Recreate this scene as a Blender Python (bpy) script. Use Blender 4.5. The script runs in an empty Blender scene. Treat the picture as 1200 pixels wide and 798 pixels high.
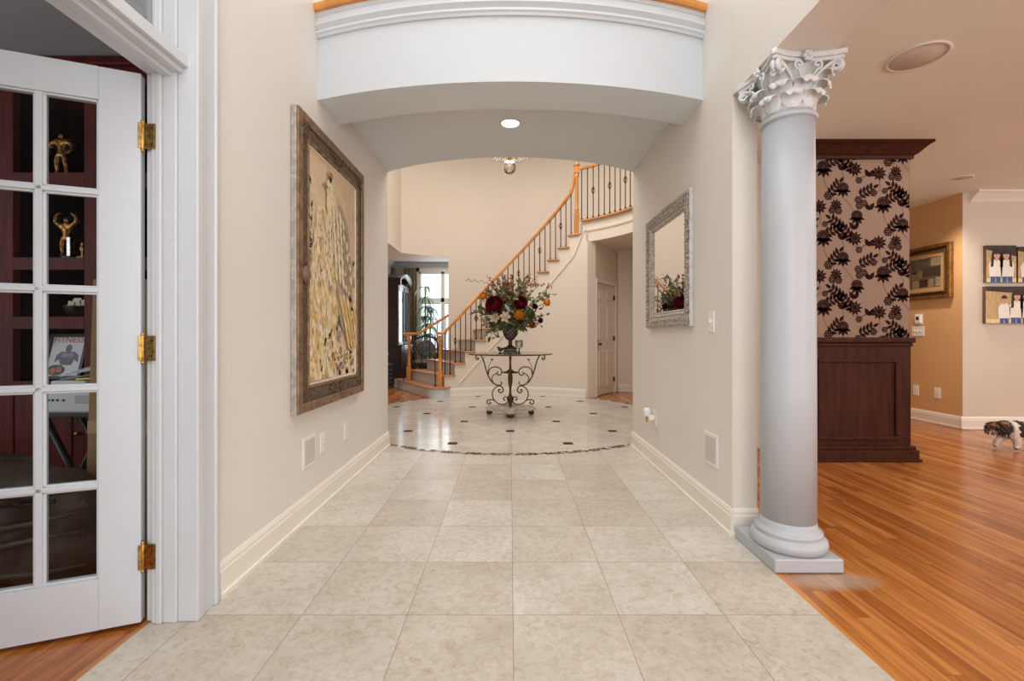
import bpy, bmesh, math, random
from mathutils import Vector, Matrix
random.seed(7)
PI = math.pi
C = bpy.context.scene.collection
CY = 6.13            # centre of the round foyer
RF = 2.13            # its radius
R_ = math.radians

# ------------------------------------------------------------------ helpers
def lin(c):
    return tuple(((v/255)/12.92 if v/255 <= .04045 else ((v/255+.055)/1.055)**2.4) for v in c)

def pol(r, deg):                      # clockwise from +y around the foyer centre
    a = R_(deg); return (r*math.sin(a), CY + r*math.cos(a))

class MB:
    def __init__(s): s.v=[]; s.f=[]; s.m=[]; s.sm=[]
    def add(s, vs, fs, m=0, smooth=False):
        b=len(s.v); s.v += [tuple(p) for p in vs]
        for f in fs: s.f.append([b+i for i in f]); s.m.append(m); s.sm.append(smooth)
    def box(s,x0,x1,y0,y1,z0,z1,m=0):
        if x0>x1:x0,x1=x1,x0
        if y0>y1:y0,y1=y1,y0
        if z0>z1:z0,z1=z1,z0
        s.add([(x0,y0,z0),(x1,y0,z0),(x1,y1,z0),(x0,y1,z0),(x0,y0,z1),(x1,y0,z1),(x1,y1,z1),(x0,y1,z1)],
              [(3,2,1,0),(4,5,6,7),(0,1,5,4),(1,2,6,5),(2,3,7,6),(3,0,4,7)],m)
        return s
    def obox(s,o,u,v,w,a,b,c,m=0):    # oriented box: origin + ranges along 3 axes
        o=Vector(o);u=Vector(u);v=Vector(v);w=Vector(w)
        P=lambda i,j,k:o+u*a[i]+v*b[j]+w*c[k]
        s.add([P(0,0,0),P(1,0,0),P(1,1,0),P(0,1,0),P(0,0,1),P(1,0,1),P(1,1,1),P(0,1,1)],
              [(3,2,1,0),(4,5,6,7),(0,1,5,4),(1,2,6,5),(2,3,7,6),(3,0,4,7)],m); return s
    def prism(s,poly,z0,z1,m=0):
        n=len(poly)
        s.add([(x,y,z0) for x,y in poly]+[(x,y,z1) for x,y in poly],
              [list(range(n))[::-1], list(range(n,2*n))]+[[i,(i+1)%n,n+(i+1)%n,n+i] for i in range(n)],m); return s
    def tube(s,pts,r,seg=8,m=0,cap=True,closed=False):
        pts=[Vector(p) for p in pts]; n=len(pts)
        rs=r if isinstance(r,(list,tuple)) else [r]*n
        t0=(pts[1]-pts[0]).normalized()
        up=Vector((0,0,1)) if abs(t0.z)<.9 else Vector((1,0,0))
        nrm=(up-t0*up.dot(t0)).normalized()
        vs=[]
        for i in range(n):
            a=pts[max(i-1,0)]; b=pts[min(i+1,n-1)]
            t=(b-a)
            if t.length<1e-9: t=t0
            t=t.normalized(); nrm=nrm-t*nrm.dot(t)
            if nrm.length<1e-6: nrm=t.orthogonal()
            nrm.normalize(); bn=t.cross(nrm)
            for k in range(seg):
                an=2*PI*k/seg
                vs.append(pts[i]+(nrm*math.cos(an)+bn*math.sin(an))*rs[i])
        fs=[[i*seg+k,i*seg+(k+1)%seg,(i+1)*seg+(k+1)%seg,(i+1)*seg+k] for i in range(n-1) for k in range(seg)]
        if cap: fs+= [list(range(seg))[::-1],[(n-1)*seg+k for k in range(seg)]]
        s.add(vs,fs,m,True); return s
    def lathe(s,prof,c=(0,0,0),seg=24,m=0,smooth=True,cap=True):
        n=len(prof); vs=[]
        for r,z in prof:
            for k in range(seg):
                a=2*PI*k/seg; vs.append((c[0]+r*math.cos(a),c[1]+r*math.sin(a),c[2]+z))
        fs=[[i*seg+k,i*seg+(k+1)%seg,(i+1)*seg+(k+1)%seg,(i+1)*seg+k] for i in range(n-1) for k in range(seg)]
        if cap: fs+=[list(range(seg))[::-1],[(n-1)*seg+k for k in range(seg)]]
        s.add(vs,fs,m,smooth); return s
    def ell(s,c,rx,ry=None,rz=None,seg=12,ring=8,m=0):
        ry=rx if ry is None else ry; rz=rx if rz is None else rz
        vs=[(c[0],c[1],c[2]-rz)]
        for i in range(1,ring):
            p=-PI/2+PI*i/ring
            for k in range(seg):
                a=2*PI*k/seg; vs.append((c[0]+rx*math.cos(p)*math.cos(a),c[1]+ry*math.cos(p)*math.sin(a),c[2]+rz*math.sin(p)))
        vs.append((c[0],c[1],c[2]+rz)); L=len(vs)-1
        fs=[[0,1+(k+1)%seg,1+k] for k in range(seg)]
        for i in range(ring-2):
            for k in range(seg):
                a=1+i*seg; fs.append([a+k,a+(k+1)%seg,a+seg+(k+1)%seg,a+seg+k])
        b=1+(ring-2)*seg
        fs+=[[b+k,b+(k+1)%seg,L] for k in range(seg)]
        s.add(vs,fs,m,True); return s
    def arc(s,prof,d0,d1,step=2.5,m=0,smooth=False):   # closed profile [(r,z)] swept about the foyer centre; z may be callable
        n=max(2,int(abs(d1-d0)/step)+1); P=len(prof); vs=[]
        for i in range(n+1):
            d=d0+(d1-d0)*i/n
            for r,z in prof:
                x,y=pol(r,d); vs.append((x,y,z(d) if callable(z) else z))
        fs=[[i*P+k,i*P+(k+1)%P,(i+1)*P+(k+1)%P,(i+1)*P+k] for i in range(n) for k in range(P)]
        fs+=[list(range(P))[::-1],[n*P+k for k in range(P)]]
        s.add(vs,fs,m,smooth); return s
    def run(s,prof,p0,p1,out,m=0):    # closed profile [(out,z)] extruded from p0 to p1
        ox,oy=out; P=len(prof); vs=[]
        for p in (p0,p1):
            for o,z in prof: vs.append((p[0]+ox*o,p[1]+oy*o,z))
        fs=[[k,(k+1)%P,P+(k+1)%P,P+k] for k in range(P)]+[list(range(P))[::-1],list(range(P,2*P))]
        s.add(vs,fs,m); return s
    def grid(s,rows,m=0,smooth=True):
        n=len(rows[0]); vs=[p for r in rows for p in r]
        s.add(vs,[[i*n+k,i*n+k+1,(i+1)*n+k+1,(i+1)*n+k] for i in range(len(rows)-1) for k in range(n-1)],m,smooth); return s
    def build(s,name,mats,parent=None,bevel=0,solid=0,sub=0,fix=True):
        off=Vector((0,0,0)); p=parent
        while p is not None: off+=p.location; p=p.parent
        me=bpy.data.meshes.new(name)
        me.from_pydata([tuple(Vector(v)-off) for v in s.v],[],s.f)
        if not isinstance(mats,(list,tuple)): mats=[mats]
        for mm in mats: me.materials.append(mm)
        for i,pl in enumerate(me.polygons): pl.material_index=s.m[i]; pl.use_smooth=s.sm[i]
        if fix:
            bm=bmesh.new(); bm.from_mesh(me); bmesh.ops.recalc_face_normals(bm,faces=bm.faces); bm.to_mesh(me); bm.free()
        o=bpy.data.objects.new(name,me); C.objects.link(o)
        if parent is not None: o.parent=parent
        if solid:
            md=o.modifiers.new('solid','SOLIDIFY'); md.thickness=solid; md.offset=0
        if bevel:
            md=o.modifiers.new('bevel','BEVEL'); md.width=bevel; md.segments=2; md.limit_method='ANGLE'; md.angle_limit=R_(40)
        if sub:
            md=o.modifiers.new('sub','SUBSURF'); md.levels=sub; md.render_levels=sub
        return o

def tag(o,label,cat,group=None):
    o['label']=label; o['category']=cat
    if group: o['group']=group
    return o
def thing(name,label,cat,loc=(0,0,0),group=None):
    o=bpy.data.objects.new(name,None); C.objects.link(o); o.location=loc; o.empty_display_size=.05
    return tag(o,label,cat,group)
def struct(o): o['kind']='structure'; return o
def dup(root,loc,label=None):
    r=root.copy(); C.objects.link(r); r.location=loc
    if label: r['label']=label
    for ch in list(root.children):
        c=ch.copy(); C.objects.link(c); c.parent=r
        for g in list(ch.children):
            d=g.copy(); C.objects.link(d); d.parent=c
    return r
def skin(name,verts,edges,mats,parent=None,sub=2,root=0,post=None):
    off=Vector((0,0,0)); p=parent
    while p is not None: off+=p.location; p=p.parent
    me=bpy.data.meshes.new(name+'_skel'); me.from_pydata([tuple(Vector(v[:3])-off) for v in verts],edges,[])
    o=bpy.data.objects.new(name,me); C.objects.link(o)
    o.modifiers.new('skin','SKIN'); sv=me.skin_vertices[0].data
    for i,v in enumerate(verts):
        rr=v[3]; sv[i].radius=(rr,rr) if not isinstance(rr,tuple) else rr; sv[i].use_root=(i==root)
    md=o.modifiers.new('sub','SUBSURF'); md.levels=sub; md.render_levels=sub
    dg=bpy.context.evaluated_depsgraph_get(); dg.update()
    nm=bpy.data.meshes.new_from_object(o.evaluated_get(dg)); nm.name=name
    o.modifiers.clear(); o.data=nm; bpy.data.meshes.remove(me)
    nm.materials.clear()
    if not isinstance(mats,(list,tuple)): mats=[mats]
    for mm in mats: nm.materials.append(mm)
    for pl in nm.polygons: pl.use_smooth=True
    if parent is not None: o.parent=parent
    if post: post(nm,off)
    return o
def text_mb(txt,o,u,v,size,mb,m=0):   # flat lettering added to a mesh: origin o, right u, up v
    cu=bpy.data.curves.new('lettering','FONT'); cu.body=txt; cu.size=size; cu.resolution_u=2
    ob=bpy.data.objects.new('lettering',cu); C.objects.link(ob)
    dg=bpy.context.evaluated_depsgraph_get(); dg.update()
    me=bpy.data.meshes.new_from_object(ob.evaluated_get(dg))
    o=Vector(o);u=Vector(u);v=Vector(v)
    mb.add([o+u*p.co.x+v*p.co.y for p in me.vertices],[list(p.vertices) for p in me.polygons],m)
    bpy.data.objects.remove(ob); bpy.data.curves.remove(cu); bpy.data.meshes.remove(me)

class Draw:                            # flat shapes on a panel (printed or flocked patterns)
    def __init__(s,mb,o,u,v,n,eps=.0006): s.mb=mb;s.o=Vector(o);s.u=Vector(u);s.v=Vector(v);s.n=Vector(n).normalized();s.e=eps
    def P(s,a,b,l): return s.o+s.u*a+s.v*b+s.n*(l*s.e)
    clip=None
    def poly(s,pts,m,l=1):
        if s.clip:
            x0,y0,x1,y1=s.clip
            for ax,lim,sg in ((0,x0,1),(0,x1,-1),(1,y0,1),(1,y1,-1)):
                out=[]
                for i in range(len(pts)):
                    p,q=pts[i-1],pts[i]; dp,dq=sg*(p[ax]-lim),sg*(q[ax]-lim)
                    if (dp>=0)!=(dq>=0):
                        t=dp/(dp-dq); out.append((p[0]+(q[0]-p[0])*t,p[1]+(q[1]-p[1])*t))
                    if dq>=0: out.append(q)
                pts=out
                if len(pts)<3: return
        s.mb.add([s.P(a,b,l) for a,b in pts],[list(range(len(pts)))],m)
    def rect(s,a0,b0,a1,b1,m,l=1): s.poly([(a0,b0),(a1,b0),(a1,b1),(a0,b1)],m,l)
    def ell(s,a,b,ra,rb,m,l=1,rot=0,n=12):
        c,q=math.cos(rot),math.sin(rot)
        s.poly([(a+ra*math.cos(t)*c-rb*math.sin(t)*q,b+ra*math.cos(t)*q+rb*math.sin(t)*c) for t in [2*PI*i/n for i in range(n)]],m,l)
    def leaf(s,a,b,L,w,rot,m,l=1):
        pts=[]
        for t in (0,.15,.35,.6,.85,1): pts.append((t*L, w*math.sin(PI*min(1,t**.8))))
        pts+= [(t*L,-w*math.sin(PI*t**.8)) for t in (.85,.6,.35,.15)]
        c,q=math.cos(rot),math.sin(rot)
        s.poly([(a+x*c-y*q,b+x*q+y*c) for x,y in pts],m,l)
    def line(s,pts,w,m,l=1):
        for (a,b),(c,d) in zip(pts,pts[1:]):
            L=math.hypot(c-a,d-b) or 1; nx,ny=-(d-b)/L*w/2,(c-a)/L*w/2
            s.poly([(a+nx,b+ny),(c+nx,d+ny),(c-nx,d-ny),(a-nx,b-ny)],m,l)

# ------------------------------------------------------------------ materials
def mat(name,col,rough=.5,metal=0,nz=None,bump=None,spec=.5,coat=0,emit=None,srgb=True,trans=0,col2=None,stretch=None,sheen=0):
    m=bpy.data.materials.new(name); m.use_nodes=True; nt=m.node_tree; N=nt.nodes; L=nt.links
    b=N['Principled BSDF']
    c=lin(col) if srgb else col
    b.inputs['Base Color'].default_value=(*c,1); b.inputs['Roughness'].default_value=rough; b.inputs['Metallic'].default_value=metal
    b.inputs['Specular IOR Level'].default_value=spec; b.inputs['Coat Weight'].default_value=coat
    b.inputs['Transmission Weight'].default_value=trans; b.inputs['Sheen Weight'].default_value=sheen
    if emit: b.inputs['Emission Color'].default_value=(*lin(emit[0]),1); b.inputs['Emission Strength'].default_value=emit[1]
    if nz or bump:
        tc=N.new('ShaderNodeTexCoord'); src=tc.outputs['Object']
        if stretch:
            mp=N.new('ShaderNodeMapping'); mp.inputs['Scale'].default_value=stretch; L.new(src,mp.inputs['Vector']); src=mp.outputs['Vector']
    if nz:
        n=N.new('ShaderNodeTexNoise'); n.inputs['Scale'].default_value=nz[0]; n.inputs['Detail'].default_value=5; L.new(src,n.inputs['Vector'])
        r=N.new('ShaderNodeValToRGB'); a=nz[1]
        c2=lin(col2) if col2 else tuple(v*(1-a) for v in c); c1=c if col2 else tuple(min(1,v*(1+a)) for v in c)
        r.color_ramp.elements[0].position=.36; r.color_ramp.elements[1].position=.64
        r.color_ramp.elements[0].color=(*c2,1); r.color_ramp.elements[1].color=(*c1,1)
        L.new(n.outputs['Fac'],r.inputs['Fac']); L.new(r.outputs['Color'],b.inputs['Base Color'])
    if bump:
        n2=N.new('ShaderNodeTexNoise'); n2.inputs['Scale'].default_value=bump[0]; n2.inputs['Detail'].default_value=4; L.new(src,n2.inputs['Vector'])
        bp=N.new('ShaderNodeBump'); bp.inputs['Strength'].default_value=bump[1]; bp.inputs['Distance'].default_value=bump[2] if len(bump)>2 else .005
        L.new(n2.outputs['Fac'],bp.inputs['Height']); L.new(bp.outputs['Normal'],b.inputs['Normal'])
    return m

def M_(nt,op,a,b=None,c=None):
    n=nt.nodes.new('ShaderNodeMath'); n.operation=op
    for i,v in enumerate((a,b,c)):
        if v is None: continue
        if isinstance(v,(int,float)): n.inputs[i].default_value=v
        else: nt.links.new(v,n.inputs[i])
    return n.outputs[0]
def mixc(nt,fac,a,b,blend='MIX'):
    n=nt.nodes.new('ShaderNodeMix'); n.data_type='RGBA'; n.blend_type=blend
    for sock,v in ((n.inputs[0],fac),(n.inputs[6],a),(n.inputs[7],b)):
        if isinstance(v,(int,float)): sock.default_value=v
        elif isinstance(v,tuple): sock.default_value=(*v,1)
        else: nt.links.new(v,sock)
    return n.outputs[2]
def ramp(nt,fac,stops):
    r=nt.nodes.new('ShaderNodeValToRGB'); cr=r.color_ramp
    while len(cr.elements)<len(stops): cr.elements.new(.5)
    for e,(p,c) in zip(cr.elements,stops): e.position=p; e.color=(*c,1) if isinstance(c,tuple) else (c,c,c,1)
    nt.links.new(fac,r.inputs['Fac']); return r.outputs['Color']

def tile_mat(name,pitch,x0,y0,rot,joint,rough,var=1.0,pit=.85):
    m=bpy.data.materials.new(name); m.use_nodes=True; nt=m.node_tree; N=nt.nodes; L=nt.links; b=N['Principled BSDF']
    tc=N.new('ShaderNodeTexCoord'); mp=N.new('ShaderNodeMapping'); mp.vector_type='TEXTURE'
    mp.inputs['Location'].default_value=(x0,y0,0); mp.inputs['Rotation'].default_value=(0,0,rot); mp.inputs['Scale'].default_value=(pitch,pitch,pitch)
    L.new(tc.outputs['Object'],mp.inputs['Vector'])
    sp=N.new('ShaderNodeSeparateXYZ'); L.new(mp.outputs['Vector'],sp.inputs[0])
    fx=M_(nt,'FRACT',sp.outputs[0]); fy=M_(nt,'FRACT',sp.outputs[1])
    dx=M_(nt,'MINIMUM',fx,M_(nt,'SUBTRACT',1,fx)); dy=M_(nt,'MINIMUM',fy,M_(nt,'SUBTRACT',1,fy))
    d=M_(nt,'MINIMUM',dx,dy); j=M_(nt,'LESS_THAN',d,.0035)
    cb=N.new('ShaderNodeCombineXYZ'); L.new(M_(nt,'FLOOR',sp.outputs[0]),cb.inputs[0]); L.new(M_(nt,'FLOOR',sp.outputs[1]),cb.inputs[1])
    wn=N.new('ShaderNodeTexWhiteNoise'); L.new(cb.outputs[0],wn.inputs['Vector'])
    # per-tile shifted marbling
    va=N.new('ShaderNodeVectorMath'); va.operation='MULTIPLY_ADD'; L.new(wn.outputs['Color'],va.inputs[0]); va.inputs[1].default_value=(9,9,9); L.new(mp.outputs['Vector'],va.inputs[2])
    n1=N.new('ShaderNodeTexNoise'); n1.inputs['Scale'].default_value=1.6; n1.inputs['Detail'].default_value=6; L.new(va.outputs[0],n1.inputs['Vector'])
    n2=N.new('ShaderNodeTexNoise'); n2.inputs['Scale'].default_value=13; n2.inputs['Detail'].default_value=10; n2.inputs['Roughness'].default_value=.68; n2.inputs['Distortion'].default_value=.8; L.new(va.outputs[0],n2.inputs['Vector'])
    base=ramp(nt,n1.outputs['Fac'],[(.3,lin((204,196,184))),(.5,lin((213,206,196))),(.72,lin((221,215,207)))])
    pits=ramp(nt,n2.outputs['Fac'],[(.25,lin((190,174,156))),(.40,lin((236,229,220))),(.56,lin((255,255,255)))])
    c=mixc(nt,pit,base,pits,'MULTIPLY')
    tv=ramp(nt,wn.outputs['Value'],[(0,lin((236,230,222))),(1,lin((255,255,255)))])
    c=mixc(nt,var,c,tv,'MULTIPLY')
    c=mixc(nt,M_(nt,'MULTIPLY',j,joint),c,lin((120,102,84)))
    L.new(c,b.inputs['Base Color'])
    L.new(M_(nt,'ADD',M_(nt,'MULTIPLY',n2.outputs['Fac'],.2),rough),b.inputs['Roughness'])
    bp=N.new('ShaderNodeBump'); bp.inputs['Strength'].default_value=.25; bp.inputs['Distance'].default_value=.002; bp.invert=True
    L.new(j,bp.inputs['Height']); L.new(bp.outputs['Normal'],b.inputs['Normal'])
    return m

def plank_mat(name,w,length,cols,rough,axis='Y'):
    m=bpy.data.materials.new(name); m.use_nodes=True; nt=m.node_tree; N=nt.nodes; L=nt.links; b=N['Principled BSDF']
    tc=N.new('ShaderNodeTexCoord'); sp=N.new('ShaderNodeSeparateXYZ'); L.new(tc.outputs['Object'],sp.inputs[0])
    sx=M_(nt,'DIVIDE',sp.outputs[0],w); col=M_(nt,'FLOOR',sx)
    w1=N.new('ShaderNodeTexWhiteNoise'); w1.noise_dimensions='1D'; L.new(col,w1.inputs['W'])
    sy=M_(nt,'ADD',M_(nt,'DIVIDE',sp.outputs[1],length),M_(nt,'MULTIPLY',w1.outputs['Value'],7)); row=M_(nt,'FLOOR',sy)
    cb=N.new('ShaderNodeCombineXYZ'); L.new(col,cb.inputs[0]); L.new(row,cb.inputs[1])
    w2=N.new('ShaderNodeTexWhiteNoise'); L.new(cb.outputs[0],w2.inputs['Vector'])
    fx=M_(nt,'FRACT',sx); fy=M_(nt,'FRACT',sy)
    j=M_(nt,'MAXIMUM',M_(nt,'LESS_THAN',M_(nt,'MINIMUM',fx,M_(nt,'SUBTRACT',1,fx)),.02),M_(nt,'LESS_THAN',fy,.0025))
    g=N.new('ShaderNodeCombineXYZ'); L.new(M_(nt,'MULTIPLY',sp.outputs[0],38),g.inputs[0]); L.new(M_(nt,'MULTIPLY',sp.outputs[1],2.2),g.inputs[1]); L.new(M_(nt,'MULTIPLY',w2.outputs['Value'],40),g.inputs[2])
    n=N.new('ShaderNodeTexNoise'); n.inputs['Scale'].default_value=1; n.inputs['Detail'].default_value=6; n.inputs['Distortion'].default_value=.6; L.new(g.outputs[0],n.inputs['Vector'])
    c=ramp(nt,w2.outputs['Value'],[(0,lin(cols[0])),(.5,lin(cols[1])),(1,lin(cols[2]))])
    gr=ramp(nt,n.outputs['Fac'],[(.3,lin((176,150,130))),(.62,lin((255,255,255)))])
    c=mixc(nt,.8,c,gr,'MULTIPLY'); c=mixc(nt,M_(nt,'MULTIPLY',j,.5),c,lin((60,30,14)))
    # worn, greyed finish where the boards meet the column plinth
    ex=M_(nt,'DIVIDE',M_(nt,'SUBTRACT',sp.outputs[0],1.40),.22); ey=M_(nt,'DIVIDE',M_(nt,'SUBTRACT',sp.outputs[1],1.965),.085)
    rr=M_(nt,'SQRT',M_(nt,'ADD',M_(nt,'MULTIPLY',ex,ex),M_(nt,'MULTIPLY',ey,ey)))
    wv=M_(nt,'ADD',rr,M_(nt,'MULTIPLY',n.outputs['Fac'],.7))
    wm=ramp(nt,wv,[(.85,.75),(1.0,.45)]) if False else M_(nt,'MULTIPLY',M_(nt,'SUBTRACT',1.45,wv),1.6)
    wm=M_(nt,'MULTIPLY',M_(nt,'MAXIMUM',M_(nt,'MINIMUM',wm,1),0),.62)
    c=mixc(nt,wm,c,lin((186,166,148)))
    L.new(c,b.inputs['Base Color']); b.inputs['Roughness'].default_value=rough
    bp=N.new('ShaderNodeBump'); bp.inputs['Strength'].default_value=.15; bp.inputs['Distance'].default_value=.001; bp.invert=True
    L.new(j,bp.inputs['Height']); L.new(bp.outputs['Normal'],b.inputs['Normal'])
    return m

def glass_mat(name,tint=(1,1,1),refl=.08):
    m=bpy.data.materials.new(name); m.use_nodes=True; nt=m.node_tree; N=nt.nodes; L=nt.links; N.clear()
    o=N.new('ShaderNodeOutputMaterial'); mx=N.new('ShaderNodeMixShader'); t=N.new('ShaderNodeBsdfTransparent'); g=N.new('ShaderNodeBsdfGlossy')
    t.inputs['Color'].default_value=(*tint,1); g.inputs['Roughness'].default_value=.02; g.inputs['Color'].default_value=(.9,.9,.9,1)
    fr=N.new('ShaderNodeFresnel'); fr.inputs['IOR'].default_value=1.45
    L.new(M_(nt,'MINIMUM',M_(nt,'MULTIPLY',fr.outputs[0],refl/.04),1.0),mx.inputs[0]); L.new(t.outputs[0],mx.inputs[1]); L.new(g.outputs[0],mx.inputs[2]); L.new(mx.outputs[0],o.inputs[0])
    return m

WALL=mat('beige wall paint',(228,220,212),.6,nz=(1.2,.012),bump=(160,.05,.002))
WALLF=mat('cream foyer paint',(230,217,201),.6,nz=(1.0,.012),bump=(160,.05,.002))
WHITE=mat('white bridge paint',(203,206,210),.55,nz=(2,.008),bump=(150,.03,.002))
SOFF=mat('soffit paint',(219,224,228),.7,nz=(2,.01),bump=(150,.03,.002))
TRIM=mat('white gloss trim',(207,209,213),.32,nz=(5,.01))
TRIMW=mat('warm white trim',(236,228,216),.35,nz=(5,.01))
CEIL=mat('right room ceiling paint',(236,237,227),.7,nz=(1.5,.012))
OCHRE=mat('ochre wall paint',(214,168,118),.6,nz=(1.2,.02),bump=(160,.05,.002))
TAUPE=mat('taupe wall paint',(214,200,184),.6,nz=(1.2,.02),bump=(160,.05,.002))
GRAY=mat('study grey paint',(186,190,195),.7,nz=(1.2,.02))
STONE=tile_mat('travertine tile',.4015,.0104,1.714,0,.75,.24)
STONED=tile_mat('polished diagonal tile',.4055,0,CY+.037+.0,R_(45),.22,.05,.25,.6)
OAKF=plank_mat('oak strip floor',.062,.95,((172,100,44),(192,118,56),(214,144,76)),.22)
OAK=mat('honey oak',(206,136,62),.35,nz=(9,.16),stretch=(1,1,.35),coat=.3)
OAKT=mat('oak tread',(196,136,84),.35,nz=(9,.14),coat=.2)
IRON=mat('dark iron',(62,50,42),.45,metal=.6,nz=(30,.2))
BRONZE=mat('brown bronze iron',(92,68,48),.42,metal=.7,nz=(40,.3),bump=(60,.3,.003))
BRASS=mat('aged brass',(190,150,84),.3,metal=1,nz=(60,.3))
DARKM=mat('mahogany',(92,34,28),.45,nz=(7,.3),stretch=(4,4,.5),spec=.15)
DARKI=mat('bookcase painted shade',(24,12,12),.7,nz=(6,.3),spec=.05)  # near-black inner faces: shade inside the bays painted into the wood colour
WALN=mat('espresso wood',(66,33,21),.42,nz=(6,.25),stretch=(5,5,.6),spec=.12)
GLASS=glass_mat('clear glass',refl=.02)
GLASST=glass_mat('table glass',(.86,.93,.9),refl=.06)
MIRR=mat('mirror silver',(240,240,240),.01,metal=1)
BLACK=mat('black metal',(20,20,22),.4,nz=(10,.1))
PLAST=mat('white plastic',(238,234,226),.4,nz=(10,.01))
GRILL=mat('grey speaker mesh',(206,200,194),.7,nz=(300,.1),bump=(400,.3,.002))

# ------------------------------------------------------------------ SETTING: floors
m=MB(); m.prism([(-1.335,-3),(1.185,-3),(1.185,4.40),(-1.185,4.40),(-1.185,1.75),(-1.335,1.75)],-.02,0)
struct(m.build('floor',STONE))
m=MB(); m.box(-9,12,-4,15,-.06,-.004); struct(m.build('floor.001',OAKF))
# round medallion: pavers, dark inlays, mosaic border
m=MB(); n=96
m.prism([pol(RF,360*i/n) for i in range(n)],-.01,.0015,0)
INLX=(-1.71,-1.14,-.57,0,.57,1.14,1.71); INLY=(-1.68,-1.10,-.53,.04,.61,1.20,1.79)
for i,x in enumerate(INLX):
    for k,y in enumerate(INLY):
        if (i+k)%2==0 and math.hypot(x,y)<RF-.12:
            m.box(x-.047,x+.047,CY+y-.047,CY+y+.047,.0015,.0022,1)
random.seed(3)
for ring in range(3):
    rr=RF-.015-ring*.026; d=0
    while d<360:
        w=random.uniform(.8,1.7)
        if random.random()<.82 and (d%6.4)<5.4:
            r0=rr-.012+random.uniform(-.003,.003); r1=rr+.012
            a=pol(r0,d);b=pol(r0,d+w-.2);c_=pol(r1,d+w-.2);e=pol(r1,d)
            m.add([(*a,.0023),(*b,.0023),(*c_,.0023),(*e,.0023)],[(0,1,2,3)],random.choice((1,2,3)))
        d+=w
struct(m.build('floor.002',[STONED,mat('dark inlay stone',(70,50,40),.6,nz=(40,.2),spec=.05),mat('brown pebble',(104,76,58),.6,nz=(40,.2),spec=.05),mat('tan pebble',(144,112,88),.6,nz=(40,.2),spec=.1)]))
# ------------------------------------------------------------------ SETTING: hall walls
TOP=5.4
m=MB(); m.box(-1.345,-1.185,1.70,4.36,0,TOP)                 # beyond the study door
m.box(-1.345,-1.185,-3,1.70,2.98,TOP); m.box(-1.345,-1.185,-3,-.1,0,2.98)
struct(m.build('wall_left',WALL))
m=MB(); m.box(1.185,1.318,2.405,4.36,0,TOP)
struct(m.build('wall_right',WALL))
m=MB(); m.box(1.185,1.456,-3,2.403,2.345,TOP)
struct(m.build('wall_right.001',WALL))
m=MB(); m.box(-4.4,8.6,-3.1,-3,0,TOP); struct(m.build('wall_rear',WALL))
m=MB(); m.box(-4.4,4,-3.1,11,TOP,TOP+.1); struct(m.build('ceiling',WHITE))

BB=[(0,0),(.028,0),(.028,.02),(.018,.022),(.018,.105),(.014,.112),(.014,.125),(.006,.142),(0,.142)]
def base(name,runs,mt=TRIMW,prof=BB):
    m=MB()
    for p0,p1,out in runs: m.run(prof,p0,p1,out)
    return struct(m.build(name,mt))
base('baseboard_left',[((-1.185,1.815),(-1.185,4.36),(1,0))])
base('baseboard_right',[((1.185,2.405-.02),(1.185,4.36),(-1,0)),((1.17,2.405),(1.318,2.405),(0,-1))])

# bridge overhead: fascia, mouldings, beam and recessed soffit
def clip_arc(mb,prof,m=0,step=1.0):   # sweep between the two hall walls for each radius
    P=len(prof); n=40; vs=[]
    for i in range(n+1):
        t=-1+2*i/n
        for r,z in prof:
            x=1.186*t; vs.append((x,CY-math.sqrt(r*r-x*x),z))
    fs=[[i*P+k,i*P+(k+1)%P,(i+1)*P+(k+1)%P,(i+1)*P+k] for i in range(n) for k in range(P)]
    fs+=[list(range(P))[::-1],[n*P+k for k in range(P)]]
    mb.add(vs,fs,m)
m=MB(); clip_arc(m,[(3.56,2.513),(3.56,3.05),(3.25,3.05),(3.25,2.513)])
m.m=[0 if i%4 in (0,) else 1 for i in range(len(m.m))]
bridge=m.build('ceiling_bridge',[WHITE,SOFF]); struct(bridge)
m=MB(); clip_arc(m,[(3.26,2.65),(3.26,3.05),(RF,3.05),(RF,2.65)])
struct(m.build('ceiling_soffit',SOFF))
m=MB(); clip_arc(m,[(3.55,2.885),(3.572,2.885),(3.578,2.897),(3.588,2.905),(3.588,2.918),(3.578,2.925),(3.60,2.945),(3.60,2.953),(3.582,2.957),(3.582,3.00),(3.59,3.004),(3.59,3.026),(3.55,3.026)])
struct(m.build('trim_1',TRIM))

# ------------------------------------------------------------------ bridge railing (only its shoe shows)
t=thing('bridge_railing','curved oak railing with iron balusters along the edge of the bridge overhead','railing',(0,2.55,3.026))
m=MB(); clip_arc(m,[(3.50,3.026),(3.612,3.026),(3.618,3.04),(3.618,3.062),(3.606,3.075),(3.50,3.075)]); m.build('shoe_rail',OAK,t)
m=MB(); clip_arc(m,[(3.52,3.93),(3.59,3.93),(3.595,3.96),(3.575,3.985),(3.535,3.985),(3.515,3.96)]); m.build('handrail',OAK,t)
for i in range(23):
    x=-1.13+2.26*i/22; y=CY-math.sqrt(3.56**2-x*x)
    m=MB(); m.tube([(x,y,3.075),(x,y,3.93)],.008,6)
    m.lathe([(.016,0),(.016,.02),(.009,.03)],(x,y,3.075),8)
    m.build('baluster',IRON,t)

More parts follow.
